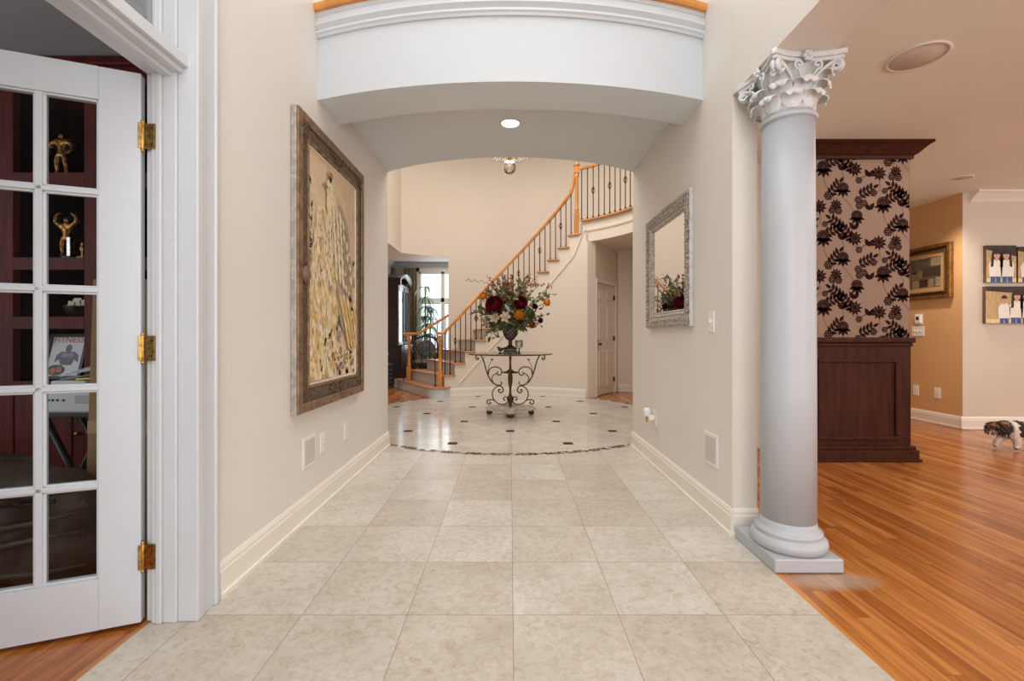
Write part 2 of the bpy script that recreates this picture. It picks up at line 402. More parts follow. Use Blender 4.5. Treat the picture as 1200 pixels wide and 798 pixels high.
# ------------------------------------------------------------------ foyer shell
m=MB()
cyl=[pol(3.45,-21.8+21.8*i/10) for i in range(11)]
m.prism(cyl+[(0,9.75),(-1.28,9.75)],0,TOP)
m.arc([(3.45,0),(3.45,TOP),(3.6,TOP),(3.6,0)],0,120,2)
struct(m.build('wall_back',WALLF))
m=MB()
a=[pol(3.45,-38.33+(38.33-21.8)*i/8) for i in range(9)]
m.prism([(-2.14,4.36)]+a+[(-1.28,9.7),(-3.6,9.7),(-3.6,4.36)],2.695,TOP-.001)
struct(m.build('wall_opening',WALLF))
m=MB(); m.box(-3.7,-3.6,4.36,9.7,0,TOP); m.box(-3.7,-1.345,4.26,4.36,0,TOP)
struct(m.build('wall_left.001',WALLF))
m=MB(); m.box(1.318,3.72,4.26,4.36,0,TOP); m.box(3.6,3.72,4.36,10,0,TOP)
struct(m.build('wall_right.002',WALLF))
# gallery slab and its curved fascia
m=MB(); m.arc([(RF,2.695),(RF,3.05),(3.45,3.05),(3.45,2.695)],36,119,2)
m.arc([(RF,2.695),(RF,3.05),(2.6,3.05),(2.6,2.695)],119,131,2)
m.arc([(RF,2.695),(RF,3.05),(2.2,3.05),(2.2,2.695)],131,144,2)
struct(m.build('ceiling_gallery',WALLF))
# stair wall: stepped top, curved below
Z=lambda k:.18+.2048*(k-1)          # tread heights
PH=lambda k:-28.3+5.3*(k-3)         # riser angles
m=MB()
for k in range(2,15):
    m.arc([(RF-.06,0),(RF-.06,Z(k)-.03),(RF,Z(k)-.03),(RF,0)],PH(k),min(PH(k+1),39),1.4)
m.arc([(RF-.06,0),(RF-.06,2.81),(RF,2.81),(RF,0)],PH(15),39,1.4)
# the jamb beside the closet door
x,y=pol(RF-.06,39)
m.prism([(x,y),(x+.02,y-.01),(1.475,7.80),(1.44,7.86)],0,2.70)
struct(m.build('wall_stair',WALLF))
m=MB(); m.arc([(RF-.06-o,z) for o,z in BB],-33,39,1.5)
struct(m.build('baseboard_stair',TRIMW))
# trim_2: moulded band that climbs the stair wall, then runs level under the gallery
zt=lambda d:(.0386*(d+28.6)+.14) if d<33 else (.0386*61.6+.14+(d-33)/5*.40 if d<38 else 2.92)
m=MB(); m.arc([(RF-.06,lambda d:zt(d)-.05),(RF-.075,lambda d:zt(d)-.05),(RF-.08,lambda d:zt(d)-.02),(RF-.075,lambda d:zt(d)),(RF-.06,lambda d:zt(d))],-26,39,1)
m.arc([(RF,2.87),(RF-.015,2.87),(RF-.02,2.90),(RF-.015,2.92),(RF,2.92)],37.5,146,2)
struct(m.build('trim_2',WALLF))
# alcove with the closet door
A=Vector((1.475,7.80,0)); B=Vector((2.05,8.62,0)); U=(B-A).normalized(); Wd=(B-A).length; NB=Vector((-U.y,U.x,0))  # NB points away from the viewer
Zv=Vector((0,0,1))
dw0,dw1,dh=.075,Wd-.11,2.0
m=MB()
m.obox(A,U,NB,Zv,(0,dw0),(0,.1),(0,2.70)); m.obox(A,U,NB,Zv,(dw1,Wd+.05),(0,.1),(0,2.70)); m.obox(A,U,NB,Zv,(dw0,dw1),(0,.1),(dh,2.70))
m.prism([(2.05,8.60),(2.9,8.45),(2.9,8.55),(2.06,8.72)],0,2.70)
struct(m.build('wall_alcove',WALLF))
base('baseboard_alcove',[((2.07,8.60),(2.9,8.45),(-.17,-.98))])
m=MB()
for a0,a1,z0,z1 in ((dw0-.065,dw0,0,dh+.065),(dw1,dw1+.065,0,dh+.065),(dw0,dw1,dh,dh+.065)):
    m.obox(A,U,NB,Zv,(a0,a1),(-.018,0),(z0,z1))
struct(m.build('trim_3',TRIMW,bevel=.006))
# door_1 = closet door, six raised panels
d1=bpy.data.objects.new('door_1',None); C.objects.link(d1); struct(d1); d1.location=A
d1['label']='small white six-panel closet door under the stair gallery'
m=MB(); m.obox(A,U,NB,Zv,(dw0+.004,dw1-.004),(.03,.06),(.008,dh-.004)); m.build('door_leaf',TRIMW,d1)
sw=(dw1-dw0)
for (c0,c1) in ((.12,.46),(.54,.88)):
    for z0,z1 in ((.12,.82),(.98,1.62),(1.70,1.90)):
        m=MB(); a0,a1=dw0+sw*c0,dw0+sw*c1
        o=A; q=lambda a,t,z:o+U*a+NB*t+Zv*z
        e=.035
        vs=[q(a0,.03,z0),q(a1,.03,z0),q(a1,.03,z1),q(a0,.03,z1)]
        vs+=[q(a0+.012,.036,z0+.012),q(a1-.012,.036,z0+.012),q(a1-.012,.036,z1-.012),q(a0+.012,.036,z1-.012)]
        vs+=[q(a0+e,.018,z0+e),q(a1-e,.018,z0+e),q(a1-e,.018,z1-e),q(a0+e,.018,z1-e)]
        vs=[v-NB*.002 for v in vs]
        m.add(vs,[(0,1,5,4),(1,2,6,5),(2,3,7,6),(3,0,4,7),(4,5,9,8),(5,6,10,9),(6,7,11,10),(7,4,8,11),(8,9,10,11)])
        m.build('raised_panel',TRIMW,d1,fix=False)
m=MB(); k=A+U*(dw0+.07)+Zv*.92
m.obox(k,U,NB,Zv,(-.022,.022),(.016,.03),(-.09,.09)); m.tube([k+NB*.02,k-NB*.02],.01,8); m.ell(k-NB*.03,.026); m.build('door_knob',IRON,d1)
for z in (.25,1.02,1.78):
    m=MB(); k=A+U*(dw1-.004)+Zv*z; m.tube([k+NB*.014-Zv*.045,k+NB*.014+Zv*.045],.009,8); m.obox(k,U,NB,Zv,(-.02,.008),(.022,.03),(-.045,.045)); m.build('hinge',IRON,d1)

# ------------------------------------------------------------------ staircase
st=thing('staircase','curved staircase of white risers and oak treads sweeping up behind the foyer table','staircase',(0,CY,0))
# first step with bullnose end
bc=(-1.26,7.87); arcp=[]
f0=Vector((-1.44,7.79)); f1=Vector((-2.40,9.36))
for i in range(11):
    a=R_(205+ (370-205)*i/10); arcp.append((bc[0]+.2*math.cos(a),bc[1]+.2*math.sin(a)))
poly=[tuple(f1)]+arcp+[pol(2.06,-33.2),pol(3.66,-33.2),(-2.1,9.46)]
m=MB(); m.prism(poly,0,Z(1)-.03); m.build('riser',TRIM,st)
def grow(poly,d):
    c=Vector((sum(p[0] for p in poly)/len(poly),sum(p[1] for p in poly)/len(poly)))
    return [tuple(Vector(p)+(Vector(p)-c).normalized()*d) for p in poly]
m=MB(); m.prism(grow(poly,.025),Z(1)-.03,Z(1)); m.build('tread',OAKT,st,bevel=.008)
for k in range(2,16):
    ro=3.66 if k<=4 else 3.44
    m=MB(); m.arc([(RF-.055,Z(k-1)),(RF-.055,Z(k)-.03),(ro-.02,Z(k)-.03),(ro-.02,Z(k-1))],PH(k),PH(k)+.6,1); m.build('riser',TRIM,st)
    if k<15:
        m=MB(); m.arc([(RF-.095,Z(k)-.03),(RF-.095,Z(k)),(ro,Z(k)),(ro,Z(k)-.03)],PH(k)-.75,PH(k+1)+.3,1); m.build('tread',OAKT,st,bevel=.008)
def newel(name,x,y,z0,z1,parent,cap=True,w=.042):
    m=MB(); h=z1-z0
    m.lathe([(w*1.42,0),(w*1.42,.01)],(x,y,z0),4)
    s=w; m.box(x-s,x+s,y-s,y+s,z0,z0+h*.30); 
    m.lathe([(s*.95,h*.30),(s*.7,h*.32),(s*1.0,h*.345),(s*.62,h*.37),(s*.78,h*.5),(s*.62,h*.80),(s*.9,h*.82),(s*.9,h*.835),(s*.7,h*.85),(s*.95,h*.87)],(x,y,z0),16)
    m.box(x-s,x+s,y-s,y+s,z0+h*.87,z1-.03)
    if cap: m.lathe([(s*1.5,0),(s*1.5,.012),(s*.9,.03),(s*1.0,.045),(s*.5,.07),(0.002,.075)],(x,y,z1-.03),12)
    return m.build(name,OAK,parent)
RB=2.10                                # baluster line radius (inner)
xi,yi=pol(2.17,-34.6)
newel('newel_post',xi,yi,Z(1),1.10,st,False)
xo,yo=pol(3.60,-34.6)
newel('newel_post',xo,yo,Z(1),1.10,st,False)
xg,yg=pol(RB,33.6)
newel('newel_post',xg,yg,Z(14),4.07,st,True)
rz=lambda d:1.505+.0386*(d+24)         # top of inner rail
def rail(pts,parent,mt=OAK,w=.034,h=.03):
    # oval-moulded handrail section along a path of (x,y,ztop)
    pts=[Vector(p) for p in pts]; n=len(pts); prof=[(-.8,-1.6),(-.8,-1.2),(-1,-.9),(-1,-.5),(-.6,-.1),(0,0),(.6,-.1),(1,-.5),(1,-.9),(.8,-1.2),(.8,-1.6)]
    m=MB(); vs=[]
    for i in range(n):
        t=(pts[min(i+1,n-1)]-pts[max(i-1,0)]).normalized()
        sd=Vector((t.y,-t.x,0)); sd=sd.normalized() if sd.length>.05 else Vector((1,0,0))
        up=sd.cross(t).normalized()
        if up.z<0 and abs(t.z)<.95: up=-up
        for a,b in prof: vs.append(pts[i]+sd*(a*w)+up*(b*h))
    P=len(prof); fs=[[i*P+k,i*P+(k+1)%P,(i+1)*P+(k+1)%P,(i+1)*P+k] for i in range(n-1) for k in range(P)]
    fs+=[list(range(P))[::-1],[(n-1)*P+k for k in range(P)]]
    m.add(vs,fs); return m
pts=[]
# volute curl over the first newel
for i in range(14):
    a=R_(-250+ 300*i/13); rr=.025+.06*i/13
    pts.append((xi-.0+rr*math.cos(a),yi+rr*math.sin(a)*.8,1.135))
m=rail(pts,st,w=.026); 
m.lathe([(.07,0),(.075,.02),(.06,.045)],(xi,yi,1.09),16)
m.build('rail_volute',OAK,st)
pts=[(*pol(2.16,-34.6),1.135)]+[(*pol(2.13 if d<-30 else RB,d),max(1.14,rz(d))) for d in range(-33,29,2)]
pts+=[(*pol(RB,29.6),rz(29.6)+.01),(*pol(RB,30.5),rz(30.5)+.05),(*pol(RB,31.1),3.745),(*pol(RB,31.5),3.82),(*pol(RB,31.9),3.90),(*pol(RB,32.4),3.96),(*pol(RB,33.2),3.985)]
m=rail(pts,st); m.build('handrail',OAK,st)
pts=[(*pol(3.66,-36.5),1.13),(*pol(3.60,-34.6),1.135)]+[(*pol(3.60,d),max(1.135,rz(d)-.08)) for d in range(-33,-20,2)]
m=rail(pts,st); m.build('handrail',OAK,st)
def knot(m,x,y,z):                      # twisted basket
    for k in range(4):
        pts=[]
        for i in range(9):
            tt=i/8; a=k*PI/2+tt*PI; r=.026*math.sin(PI*tt)+.004; pts.append((x+r*math.cos(a),y+r*math.sin(a),z-.06+.12*tt))
        m.tube(pts,.0045,5)
def baluster(x,y,z0,z1,kn,parent):
    m=MB(); m.tube([(x,y,z0),(x,y,z1)],.0085,6)
    m.box(x-.014,x+.014,y-.014,y+.014,z0,z0+.025)
    if kn: knot(m,x,y,z0+(z1-z0)*.53)
    m.build('baluster',IRON,parent)
cnt=0
for k in range(2,15):
    for fr in (.12,.62):
        d=PH(k)+5.3*fr
        if k==14 and fr>.5: continue
        baluster(*pol(RB,d),Z(k),rz(d)-.045,cnt%4==2,st); cnt+=1
for dx,dy in ((-.055,.0),(.05,.10)):
    baluster(xi+dx-.03,yi+dy-.02 if dx<0 else yi+dy,Z(1),1.11,False,st)
cnt=0
for k in range(1,5):
    for fr in (.15,.62):
        d=(-33.2 if k==1 else PH(k))+5.3*(fr if k>1 else fr-.75)
        if d>-21.5: continue
        baluster(*pol(3.60,d),Z(k),max(1.10,rz(d)-.12),cnt%4==2,st); cnt+=1
# gallery railing
g=thing('gallery_railing','oak and iron railing around the upper gallery, right of the stair head','railing',(0,CY,3.05))
m=MB(); m.arc([(RF-.06,3.05),(RF-.06,3.075),(RF-.03,3.09),(RF+.03,3.09),(RF+.05,3.05)],35.8,144,2); m.build('shoe_rail',OAKT,g)
m=rail([(*pol(RB,35.5),4.0)]+[(*pol(RB,d),4.0) for d in range(36,145,3)],g); m.build('handrail',OAK,g)
d=36.2; cnt=0
while d<143:
    baluster(*pol(RB,d),3.085,3.96,cnt%3==2,g); d+=3.05; cnt+=1

# ------------------------------------------------------------------ dining room beyond the opening
m=MB(); m.box(-3.1,-3.0,9.75,11.6,0,3.0); struct(m.build('wall_dining_left',mat('dining grey wall',(196,190,178),.6,nz=(1.2,.02))))
WX0,WX1,WZ0,WZ1=-2.32,-.5,.70,2.70
m=MB(); m.box(-3.1,WX0,11.5,11.6,0,3.0); m.box(WX1,2,11.5,11.6,0,3.0); m.box(WX0,WX1,11.5,11.6,0,WZ0); m.box(WX0,WX1,11.5,11.6,WZ1,3.0)
struct(m.build('wall_dining_back',mat('dining wall paint',(206,196,178),.6,nz=(1.2,.02))))
m=MB(); m.box(-1.28,2,9.75,9.82,0,3.0); m.box(1.95,2.05,9.82,11.5,0,3.0); struct(m.build('wall_dining_front',WALLF))
m=MB(); m.box(-3.7,2.05,9.70,11.6,2.92,3.0); m.box(-3.7,-1.28,9.70,9.78,2.695,2.92); struct(m.build('ceiling_dining',WHITE))
m=MB(); m.run([(0,2.92),(.10,2.92),(.10,2.90),(.04,2.83),(.02,2.80),(0,2.80)],(-3.0,11.5),(2,11.5),(0,-1)); m.run([(0,2.92),(.10,2.92),(.10,2.90),(.04,2.83),(.02,2.80),(0,2.80)],(-3.0,9.78),(-3.0,11.5),(1,0)); struct(m.build('trim_4',TRIM))
w=bpy.data.objects.new('window_1',None); C.objects.link(w); struct(w); w.location=(-1.4,11.5,WZ0)
m=MB()
for x in (WX0,-1.72,-1.1,WX1): m.box(x-.04,x+.04,11.46,11.58,WZ0,WZ1)
for z in (WZ0,1.98,WZ1): m.box(WX0,WX1,11.46,11.58,z-.05,z+.05)
m.box(WX0-.1,WX1+.1,11.44,11.5,WZ0-.08,WZ0-.03); m.box(WX0-.1,WX0,11.47,11.5,WZ0,WZ1+.1); m.box(WX0-.1,WX1+.1,11.47,11.5,WZ1,WZ1+.1)
m.build('window_frame',TRIMW,w)
for x0,x1 in ((WX0,-1.72),(-1.72,-1.1),(-1.1,WX1)):
    for z0,z1 in ((WZ0,1.98),(1.98,WZ1)):
        m=MB(); m.box(x0+.04,x1-.04,11.53,11.535,z0+.05,z1-.05); m.build('pane',GLASS,w)
BLND=mat('white blind slat',(236,240,244),.5,nz=(8,.01))
for i,(x0,x1) in enumerate(((WX0,-1.72),(-1.72,-1.1),(-1.1,WX1))):
    m=MB(); z=WZ0+.06
    while z<1.90:
        m.obox((0,11.42,z),(1,0,0),Vector((0,.9,.35)).normalized(),Vector((0,-.35,.9)).normalized(),(x0+.05,x1-.05),(-.02,.02),(0,.002)); z+=.045
    m.box(x0+.045,x1-.045,11.39,11.45,1.89,1.93)
    for xx in (x0+.15,x1-.15): m.tube([(xx,11.42,WZ0+.06),(xx,11.42,1.9)],.002,4)
    o=m.build('window_blind',BLND); tag(o,['white slatted blind on the dining window, nearest the hutch','white slatted blind on the middle dining window pane','white slatted blind on the dining window behind the stair wall'][i],'blind','dining room blinds')
def drape(name,x0,x1,y,z0,z1,mt,label,amp=.03,axis='x'):
    m=MB(); rows=[]
    for j in range(9):
        z=z1+(z0-z1)*j/8; row=[]
        for i in range(41):
            tt=i/40; off=amp*math.sin(tt*(x1-x0)*70)*(.6+.4*j/8)
            a=x0+(x1-x0)*tt
            row.append((a,y+off,z) if axis=='x' else (y+off,a,z))
        rows.append(row)
    m.grid(rows); o=m.build(name,mt,solid=.006); tag(o,label,'curtain'); return o
DRP=mat('olive gold drape',(128,106,74),.8,nz=(18,.25),sheen=.2)
drape('curtain',-2.68,-2.36,11.36,.02,2.78,DRP,'olive gold curtain hanging beside the dining window')
drape('curtain',11.26,11.46,-2.93,.02,2.78,DRP,'olive gold curtain hanging on the dining side wall behind the hutch',axis='y')
# hutch: dark wood china cabinet, front faces the window side
HD=mat('black brown hutch wood',(40,22,17),.45,nz=(6,.25),stretch=(4,4,.5),coat=.25)
h=thing('hutch','tall dark wood china hutch with arched crown and glass doors in the dining room','hutch',(-2.75,10.8,0))
x0,x1,y0,y1=-2.96,-2.46,10.07,11.45
x1=-2.50
m=MB(); m.box(x0,x1,y0,y0+.04,.85,2.25); m.box(x0,x1,y1-.3,y1-.26,.85,2.25); m.box(x0,x0+.03,y0,y1-.26,.85,2.25); m.box(x0,x1,y0,y1-.26,2.2,2.25)
for (a,b) in ((.92,1.5),(1.56,2.14)): m.box(x0+.08,x1-.08,y0-.012,y0,a,b)
m.build('upper_cabinet',HD,h,bevel=.006)
m=MB(); m.box(x0,x1+.08,y0-.03,y1-.22,.06,.82); m.box(x0,x1+.1,y0-.05,y1-.2,.82,.86); m.box(x0+.04,x1+.04,y0,y1-.26,0,.06)
for (a,b) in ((.14,.74),): m.box(x0+.08,x1-.02,y0-.042,y0-.03,a,b)
m.build('lower_cabinet',HD,h,bevel=.008)
m=MB(); prof=[]; n=16; ym=(y0+y1-.26)/2; hw=(y1-.26-y0)/2+.05
top=[]; bot=[]
for i in range(n+1):
    tt=-1+2*i/n; y=ym+hw*tt; zz=2.27+.16*math.cos(tt*PI/2)**1.2
    top.append((y,zz+.09)); bot.append((y,zz-.02 if abs(tt)<.98 else 2.2))
P=[(x1+.07,y,z) for y,z in top]; Q=[(x1+.0,y,z) for y,z in bot]; Pb=[(x0,y,z) for y,z in top]
m.grid([Pb,P,[(x1+.05,y,z-.04) for y,z in top],[(x1+.02,y,z+.01) for y,z in bot],Q])
m.box(x0,x1+.06,y0-.05,y0+.0,2.2,2.36)
m.build('arched_crown',HD,h,solid=.01)
for i in range(2):
    ya=y0+.04+i*(y1-.3-y0-.04)/2; yb=ya+(y1-.3-y0-.04)/2
    m=MB(); 
    for q in ((ya,ya+.05),(yb-.05,yb)): m.box(x1-.03,x1,q[0],q[1],.87,2.2)
    m.box(x1-.03,x1,ya,yb,.87,.93); m.box(x1-.03,x1,ya,yb,2.10,2.2)
    dd=m.build('door',HD,h,bevel=.004)
    m=MB(); m.box(x1-.02,x1-.015,ya+.05,yb-.05,.93,2.10); m.build('pane',mat('hutch glass',(120,134,146),.05,metal=.7,nz=(3,.05)),dd)
# dining chair by the window
CH=mat('dark chair wood',(34,24,20),.35,nz=(8,.2)); FB=mat('grey patterned upholstery',(120,118,114),.8,nz=(26,.5),col2=(70,70,70))
c=thing('dining_chair','dark wood armchair with grey patterned seat beyond the first stair newels','chair',(-1.95,10.1,0))
cx,cy=-1.95,10.1
for sx in (-1,1):
    for sy in (-1,1):
        m=MB(); m.tube([(cx+sx*.25,cy+sy*.22,.45),(cx+sx*.25,cy+sy*.24,.2),(cx+sx*.27,cy+sy*.27,.0)],[.024,.02,.015],8); m.build('leg',CH,c)
m=MB(); m.box(cx-.28,cx+.28,cy-.26,cy+.26,.40,.46); m.build('seat_frame',CH,c,bevel=.01)
m=MB(); m.ell((cx,cy,.48),.27,.25,.06,20,10); m.build('seat_cushion',FB,c)
m=MB(); m.tube([(cx-.26,cy+.24,.44),(cx-.29,cy+.30,.8),(cx-.24,cy+.33,1.0),(cx,cy+.35,1.08),(cx+.24,cy+.33,1.0),(cx+.29,cy+.30,.8),(cx+.26,cy+.24,.44)],.024,8); m.build('back_frame',CH,c)
m=MB(); m.ell((cx,cy+.31,.78),.21,.035,.2,20,10); m.build('back_cushion',FB,c)
for sx in (-1,1):
    m=MB(); m.tube([(cx+sx*.27,cy+.28,.70),(cx+sx*.30,cy,.70),(cx+sx*.30,cy-.18,.69),(cx+sx*.27,cy-.2,.56),(cx+sx*.27,cy-.18,.45)],.02,8); m.build('arm',CH,c)
dt=thing('dining_table','dark wood round dining table glimpsed between stair and window','table',(-1.12,10.95,0))
m=MB(); m.lathe([(.48,.70),(.5,.715),(.5,.735),(.48,.75)],(-1.12,10.95,0),40); m.build('table_top',CH,dt)
m=MB(); m.lathe([(.09,.05),(.06,.15),(.05,.3),(.09,.4),(.05,.55),(.1,.70)],(-1.12,10.95,0),16); m.build('pedestal',CH,dt)
for k in range(4):
    a=PI/4+k*PI/2; m=MB(); m.tube([(-1.12+.05*math.cos(a),10.95+.05*math.sin(a),.2),(-1.12+.25*math.cos(a),10.95+.25*math.sin(a),.1),(-1.12+.38*math.cos(a),10.95+.38*math.sin(a),.025)],[.03,.028,.025],8); m.build('foot',CH,dt)
# dracaena
random.seed(11)
LEAF=mat('dracaena leaf',(70,104,62),.45,nz=(10,.3)); LEAF2=mat('dracaena leaf light',(116,140,88),.45,nz=(10,.3))
p=thing('dracaena_plant','tall strap-leaved houseplant in a pot in front of the dining window','plant',(-2.05,11.0,0))
m=MB(); m.lathe([(.12,0),(.15,.02),(.19,.32),(.21,.34),(.21,.37),(.18,.37),(.17,.33),(.01,.33)],(-2.05,11.0,0),24); m.build('pot',mat('brown glazed pot',(80,60,44),.3,nz=(12,.2)),p)
stems=[((-2.05,11,.33),(-2.07,11.02,1.2),(-2.08,11.0,2.25)),((-2.0,11.03,.33),(-1.97,11.04,1.0),(-1.93,11.02,1.75)),((-2.08,10.97,.33),(-2.12,10.98,.8),(-2.02,10.96,1.35))]
for s_ in stems:
    m=MB(); m.tube(s_,.018,8); m.build('cane',mat('cane bark',(120,100,76),.7,nz=(20,.2)),p)
for s_ in stems:
    for hh in range(4):
        top=Vector(s_[2])-Vector((0,0,.24*hh))
        m=MB()
        for k in range(11):
            a=random.uniform(0,2*PI); L=random.uniform(.22,.36); w=random.uniform(.022,.034); up=random.uniform(.1,.55)
            d=Vector((math.cos(a),math.sin(a)*.8,0)); sd=Vector((-d.y,d.x,0))*w; rows=[]
            for i in range(6):
                tt=i/5; pp=top+d*(L*tt)+Vector((0,0,up*L*tt*1.6-L*1.3*tt*tt)); ww=math.sin(PI*(.12+.88*tt))
                rows.append([pp-sd*ww,pp+Vector((0,0,-.008)),pp+sd*ww])
            m.grid(rows,random.choice((0,0,1)))
        m.build('leaf_crown',[LEAF,LEAF2],p,fix=False)
# black carved console by the opening
cs=thing('carved_console','low black carved wood console left of the first stair step','console',(-2.42,9.3,0))
cx0,cx1,cy0,cy1=-2.78,-2.42,8.75,9.25
m=MB(); m.box(cx0-.02,cx1+.02,cy0-.02,cy1+.02,.47,.51); m.build('top',BLACK,cs,bevel=.008)
m=MB()
for yy in (cy0,):
    for i in range(5):
        for j in range(5):
            ccx=cx0+.05+(cx1-cx0-.1)*i/4; ccz=.08+.34*j/4
            m.tube([(ccx+.033*math.cos(a),yy,ccz+.036*math.sin(a)) for a in [2*PI*q/10 for q in range(11)]],.011,5)
for i in range(6):
    for j in range(5):
        ccy=cy0+.04+(cy1-cy0-.08)*i/5; ccz=.08+.34*j/4
        m.tube([(cx1,ccy+.036*math.cos(a),ccz+.036*math.sin(a)) for a in [2*PI*q/10 for q in range(11)]],.011,5)
m.build('fretwork',BLACK,cs)
for xx in (cx0,cx1):
    for yy in (cy0,cy1): m=MB(); m.box(xx-.02,xx+.02,yy-.02,yy+.02,0,.47); m.build('leg',BLACK,cs,bevel=.004)
m=MB(); m.lathe([(.05,0),(.07,.01),(.12,.1),(.145,.2),(.14,.22),(.125,.2),(.05,.03),(.005,.03)],(-2.58,9.0,.51),24)
tag(m.build('porcelain_bowl',mat('blue white porcelain',(196,206,220),.15,nz=(26,.3),col2=(110,126,160))),'blue and white porcelain bowl on the black carved console','bowl')

# ------------------------------------------------------------------ study door opening: jamb, casing, transom
m=MB(); yj=1.675
# jamb face seen from the hall: lining, stop and fluted board
m.box(-1.352,-1.325,yj,1.705,0,3.2); m.box(-1.325,-1.305,yj-.014,1.705,0,3.2); m.box(-1.305,-1.285,yj-.02,1.705,0,3.2)
m.box(-1.285,-1.235,yj-.010,1.705,0,3.2); m.box(-1.235,-1.160,yj-.002,1.705,0,3.2)
# casing on the hall wall
m.box(-1.185,-1.163,1.70,1.722,0,3.2); m.box(-1.185,-1.168,1.722,1.775,0,3.2); m.box(-1.185,-1.158,1.775,1.792,0,3.2); m.box(-1.185,-1.166,1.792,1.812,0,3.2)
struct(m.build('trim_5',TRIM,bevel=.004))
m=MB()   # transom bar between door and transom light
m.box(-1.345,-1.285,-.1,yj,2.03,2.085); m.box(-1.285,-1.25,-.1,yj,2.02,2.085); m.box(-1.25,-1.215,-.1,yj,2.035,2.10); m.box(-1.215,-1.195,-.1,yj,2.055,2.10)
m.box(-1.345,-1.185,-.1,yj,2.92,3.0); m.box(-1.345,-1.185,-.12,-.1,0,3.0)
struct(m.build('trim_6',TRIM,bevel=.003))
w2=bpy.data.objects.new('window_2',None); C.objects.link(w2); struct(w2); w2.location=(-1.3,.8,2.1); w2['label']='clear glass transom above the study door'
m=MB(); m.box(-1.318,-1.290,-.1,yj,2.085,2.115); m.box(-1.318,-1.290,yj-.035,yj,2.115,2.92); m.box(-1.318,-1.290,-.1,-.065,2.115,2.92); m.build('window_frame',TRIM,w2,bevel=.003)
m=MB(); m.box(-1.306,-1.302,-.065,yj-.035,2.115,2.92); m.build('pane',GLASS,w2)

# door_2 = French door, swung into the study
H=Vector((-1.353,1.65,0)); D=Vector((-.9299,-.3678,0)); NF=Vector((.3678,-.9299,0)); BK=-NF
d2=bpy.data.objects.new('door_2',None); C.objects.link(d2); struct(d2); d2.location=H
d2['label']='white fifteen-pane French door standing open into the dark study'
DWID=.758; zb,zt_=.012,2.022; TH=.04
DWH=mat('white door paint',(208,212,218),.35,nz=(5,.012))
for a0,a1 in ((0,.1235),(DWID-.1235,DWID)):
    m=MB(); m.obox(H,D,BK,Zv,(a0,a1),(0,TH),(zb,zt_)); m.build('stile',DWH,d2,bevel=.002)
for z0,z1 in ((zb,.195),(1.905,zt_)):
    m=MB(); m.obox(H,D,BK,Zv,(.1235,DWID-.1235),(.0005,TH-.0005),(z0,z1)); m.build('rail',DWH,d2)
lw=.1467; mw=.0355; ph=(1.905-.195-4*.032)/5
m=MB()
def bar(a0,a1,z0,z1):                   # ovolo-edged muntin
    m.obox(H,D,BK,Zv,(a0,a1),(.012,TH-.012),(z0,z1))
    q=.008
    if a1-a0>z1-z0: m.obox(H,D,BK,Zv,(a0,a1),(.003,TH-.003),(z0+q,z1-q))
    else: m.obox(H,D,BK,Zv,(a0+q,a1-q),(.003,TH-.003),(z0,z1))
for i in (1,2): a=.1235+i*lw+(i-1)*mw; bar(a,a+mw,.195,1.905)
for j in range(1,5): z=.195+j*ph+(j-1)*.032; bar(.1235,DWID-.1235,z,z+.032)
# sticking around the glazed field
for (a0,a1,z0,z1) in ((.1235,.1315,.195,1.905),(DWID-.1315,DWID-.1235,.195,1.905),(.1235,DWID-.1235,.195,.203),(.1235,DWID-.1235,1.897,1.905)):
    m.obox(H,D,BK,Zv,(a0,a1),(.008,TH-.008),(z0,z1))
m.build('muntin_grid',DWH,d2,bevel=.002)
for i in range(3):
    for j in range(5):
        a=.1235+i*(lw+mw); z=.195+j*(ph+.032)
        m=MB(); m.obox(H,D,BK,Zv,(a,a+lw),(.018,.022),(z,z+ph)); m.build('glass_pane',GLASS,d2)
m=MB(); k=H+D*(DWID-.06)+Zv*.96
m.tube([k+NF*.0,k+NF*.045],.009,10); m.ell(tuple(k+NF*.055),.026,.026,.026,14,10); m.tube([k+BK*TH,k+BK*(TH+.045)],.009,10); m.ell(tuple(k+BK*(TH+.055)),.026,.026,.026,14,10); m.build('door_knob',BRASS,d2)
for z in (1.795,1.016,.25):
    m=MB(); k=Vector((-1.350,1.655,z))
    m.tube([k-Zv*.048,k+Zv*.048],.0065,10); m.ell(k+Zv*.052,.007); m.ell(k-Zv*.052,.007)
    m.obox(H+Zv*z,D,BK,Zv,(-.003,.008),(-.004,.0),(-.046,.046))
    m.box(-1.348,-1.306,1.6535,1.6605,z-.046,z+.046)
    for q in (-.028,.0,.028): m.ell((-1.316-.01*(q==0),1.653,z+q),.004,.002,.004,8,6,1)
    m.build('hinge',[BRASS,BLACK],d2,bevel=.0015)

# ------------------------------------------------------------------ study shell
m=MB(); m.box(-4.4,-1.345,2.98,3.06,0,2.7); m.box(-4.4,-4.3,-3,3,0,2.7); struct(m.build('wall_study',GRAY))
m=MB(); m.box(-4.4,-1.345,-3,3.06,2.66,2.72); struct(m.build('ceiling_study',GRAY))
v=thing('ceiling_vent','white slotted air vent in the study ceiling seen over the transom bar','vent',(-1.88,2.17,2.66))
m=MB(); m.box(-1.97,-1.79,2.10,2.24,2.65,2.66); m.build('frame',TRIM,v,bevel=.002)
m=MB()
for i in range(5): m.obox((-1.95,2.115+.026*i,2.645),(1,0,0),(0,.9,.4),(0,-.4,.9),(0,.14),(0,.016),(0,.003))
m.build('louvers',TRIM,v)

